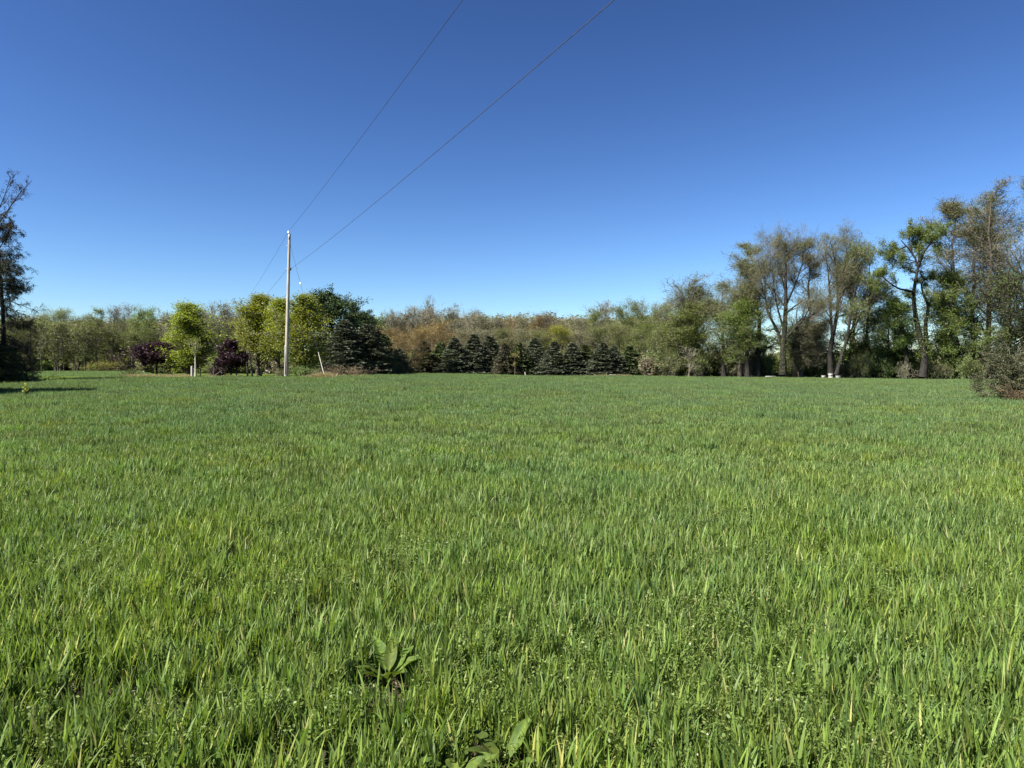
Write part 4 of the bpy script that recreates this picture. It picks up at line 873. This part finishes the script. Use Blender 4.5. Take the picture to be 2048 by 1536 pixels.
# next poles stand behind the camera and beyond the trees
def thr(P0, px, py, zsag):      # direction through the sky point (px,py) at wire height
    Yp = (zsag-CAMZ)*FPX/(HY-py); return np.array([X(px, Yp), Yp, zsag])
A = thr(PTop, 925, 0, PTop[2]-.75); d = (A-PTop)[:2]/np.linalg.norm((A-PTop)[:2]); far_ = PTop+np.r_[d*96, 0]
s0 = np.linalg.norm((A-PTop)[:2])/96; wire(PTop, far_, .75/(4*s0*(1-s0)), 'power_line', 'upper power line rising from the pole top over the camera', r=.0095)
B = thr(PN, 1228, 0, PN[2]-.75); d2 = (B-PN)[:2]/np.linalg.norm((B-PN)[:2]); s1 = np.linalg.norm((B-PN)[:2])/96
wire(PN, PN+np.r_[d2*96, 0], .75/(4*s1*(1-s1)), 'neutral_line', 'lower line rising from halfway up the pole over the camera', r=.0095)
back = PTop-np.r_[d*100, 0]; wire(PTop, back, .9, 'power_line', 'upper power line running back from the pole top down to the left woods', r=.0095)
PNb = PN+[-.32, .1, 0]; wire(PNb, PNb-np.r_[d2*100, 0], .9, 'neutral_line', 'lower line running back from the pole behind the maples', r=.0095)
# guy wire and guard
GA = np.array([PX+gx0+.1, PY, PZ+gzh]); gy_ = 56.0; GB = np.array([X(651, gy_), gy_, float(gz(X(651, gy_), gy_))+.0])
guy = thing('guy_wire', 'steel guy wire slanting from the pole down to the right', 'guy wire', tuple(GB))
link('strand', mesh_from('strand', cyl([(0, 0, 0), tuple(GA-GB)], [.010, .010], 6), [M['black']]), guy)
v = GA-GB
link('strain_insulator', smooth(mesh_from('strain_insulator', cyl([tuple(v*.700), tuple(v*.704), tuple(v*.716), tuple(v*.720)], [.03, .055, .055, .03], 10), [M['porcelain']])), guy)
gd = link('guy_guard', smooth(mesh_from('guy_guard', cyl([tuple(v*.0), tuple(v*.10), tuple(v*.20)], [.036, .036, .030], 10), [solid_mat('guard_plastic', (.36, .33, .28), (.48, .45, .40), scale=2)])), guy)

def post(px, Y, top, w_, label, mat, kind='post', cat='post', leanx=0.):
    x = X(px, Y); H = hpx(top, Y, x); n = 6; s = np.linspace(0, 1, n)
    t = link(kind, smooth(mesh_from(kind, cyl(np.stack([leanx*s, 0*s, -.1+s*(H+.1)], 1), w_/2*(1-.08*s), 9), [mat])), label=label, category=cat); t.location = (x, Y, float(gz(x, Y))); return t
birch = decid(7, 1.5, .14, lim0=.62, nlimb=14, limang=.5, n2=5, n3=4, leaves=1, leaf=.13, lspread=.14, mats=('birch', 'twig_pale', 'maple'), seed=610, wander=.02)
ptree('birch_tree', birch, 7, 1.5, 391, 672, 12, 66, 'white-trunked birch in front of the lone yellow-green maple', 'tree')
post(384, 64.5, 732, .22, 'short pale post left of the white birch trunk', M['birch'])
post(427, 60, 738, .07, 'thin short stake between the birch and the rounded plum tree', M['bark_pale'], 'stake', 'stake')
post(401, 70, 736, .08, 'slim stake just right of the white birch trunk', M['bark_pale'], 'stake', 'stake')
for px, w_, lab, mt in ((463, .16, 'pale post under the rounded plum tree, left of two', 'bark_pale'), (473, .16, 'pale post under the rounded plum tree, right of two', 'bark_pale'), (522, .26, 'greenish stump between the maples left of the pole', 'bud_yellow')):
    post(px, 69, 733 if mt != 'bud_yellow' else 734, w_, lab, M['bark_pale'] if mt != 'bud_yellow' else solid_mat('mossy_bark', (.10, .11, .04), (.20, .20, .08), scale=3), 'stump' if mt == 'bud_yellow' else 'post', 'stump' if mt == 'bud_yellow' else 'post')
for px, lean_, lab in ((495, 0., 'straight pale trunk left of the greenish stump'), (505, -.35, 'leaning pale trunk left of the greenish stump')):
    post(px, 71, 700, .2, lab, M['bark_pale'], 'bare_trunk', 'trunk', lean_)
fx0 = X(437, 64); br = link('fallen_branch', mesh_from('fallen_branch', cyl([(0, 0, .1), (.5, .1, .35), (1.0, .2, .75)], [.04, .035, .02], 6), [M['bark_pale']]), label='pale fallen branch propped under the rounded plum tree', category='branch')
br.location = (fx0, 62, float(gz(fx0, 62)))
# beehive boxes
def hive(px, Y, h, w_, lab):
    x = X(px, Y); t = thing('beehive', lab, 'beehive', (x, Y, float(gz(x, Y)))); 
    link('stand', mesh_from('stand', [box((-w_*.35, 0, .06), (.06, w_*.9, .12)), box((w_*.35, 0, .06), (.06, w_*.9, .12))], [M['bark_pale']]), t)
    n = max(2, int(h/.25))
    for i in range(n): 
        o = link('hive_box', mesh_from('hive_box', [box((0, 0, .12+(i+.5)*h/n), (w_*(1-.02*(i % 2)), w_, h/n-.008)), box((0, -w_/2-.012, .12+(i+.62)*h/n), (w_*.3, .024, .03))], [M['white']]), t)
    link('lid', mesh_from('lid', [box((0, 0, .148+h), (w_*1.08, w_*1.08, .055))], [M['white']]), t)
hive(1647, 81, .36, .34, 'small white beehive at the left of the three'); hive(1661, 81, .62, .38, 'tallest white beehive, in the middle of the three'); hive(1676, 81, .34, .42, 'white beehive at the right of the three')
def plank(pa, pb, Y, lab):
    x0, x1 = X(pa, Y), X(pb, Y); xm = (x0+x1)/2; t = thing('white_rail', lab, 'rail', (xm, Y, float(gz(xm, Y)))); L = x1-x0
    link('board', mesh_from('board', [box((0, 0, .36), (L, .04, .08))], [M['white']]), t)
    for sx in (-.48, 0, .48): link('rail_post', mesh_from('rail_post', [box((sx*L, .07, .18), (.08, .08, .42))], [M['white']]), t)
plank(1212, 1246, 106, 'low white rail in front of the right end of the spruce row'); plank(1327, 1350, 104, 'low white rail just right of the spruce row'); plank(1532, 1552, 86, 'low white rail left of the large forked bare tree')
post(1052, 106, 744, .2, 'small white post at the foot of the spruce row', M['white'], leanx=-.15)
print('objects', len(bpy.data.objects))
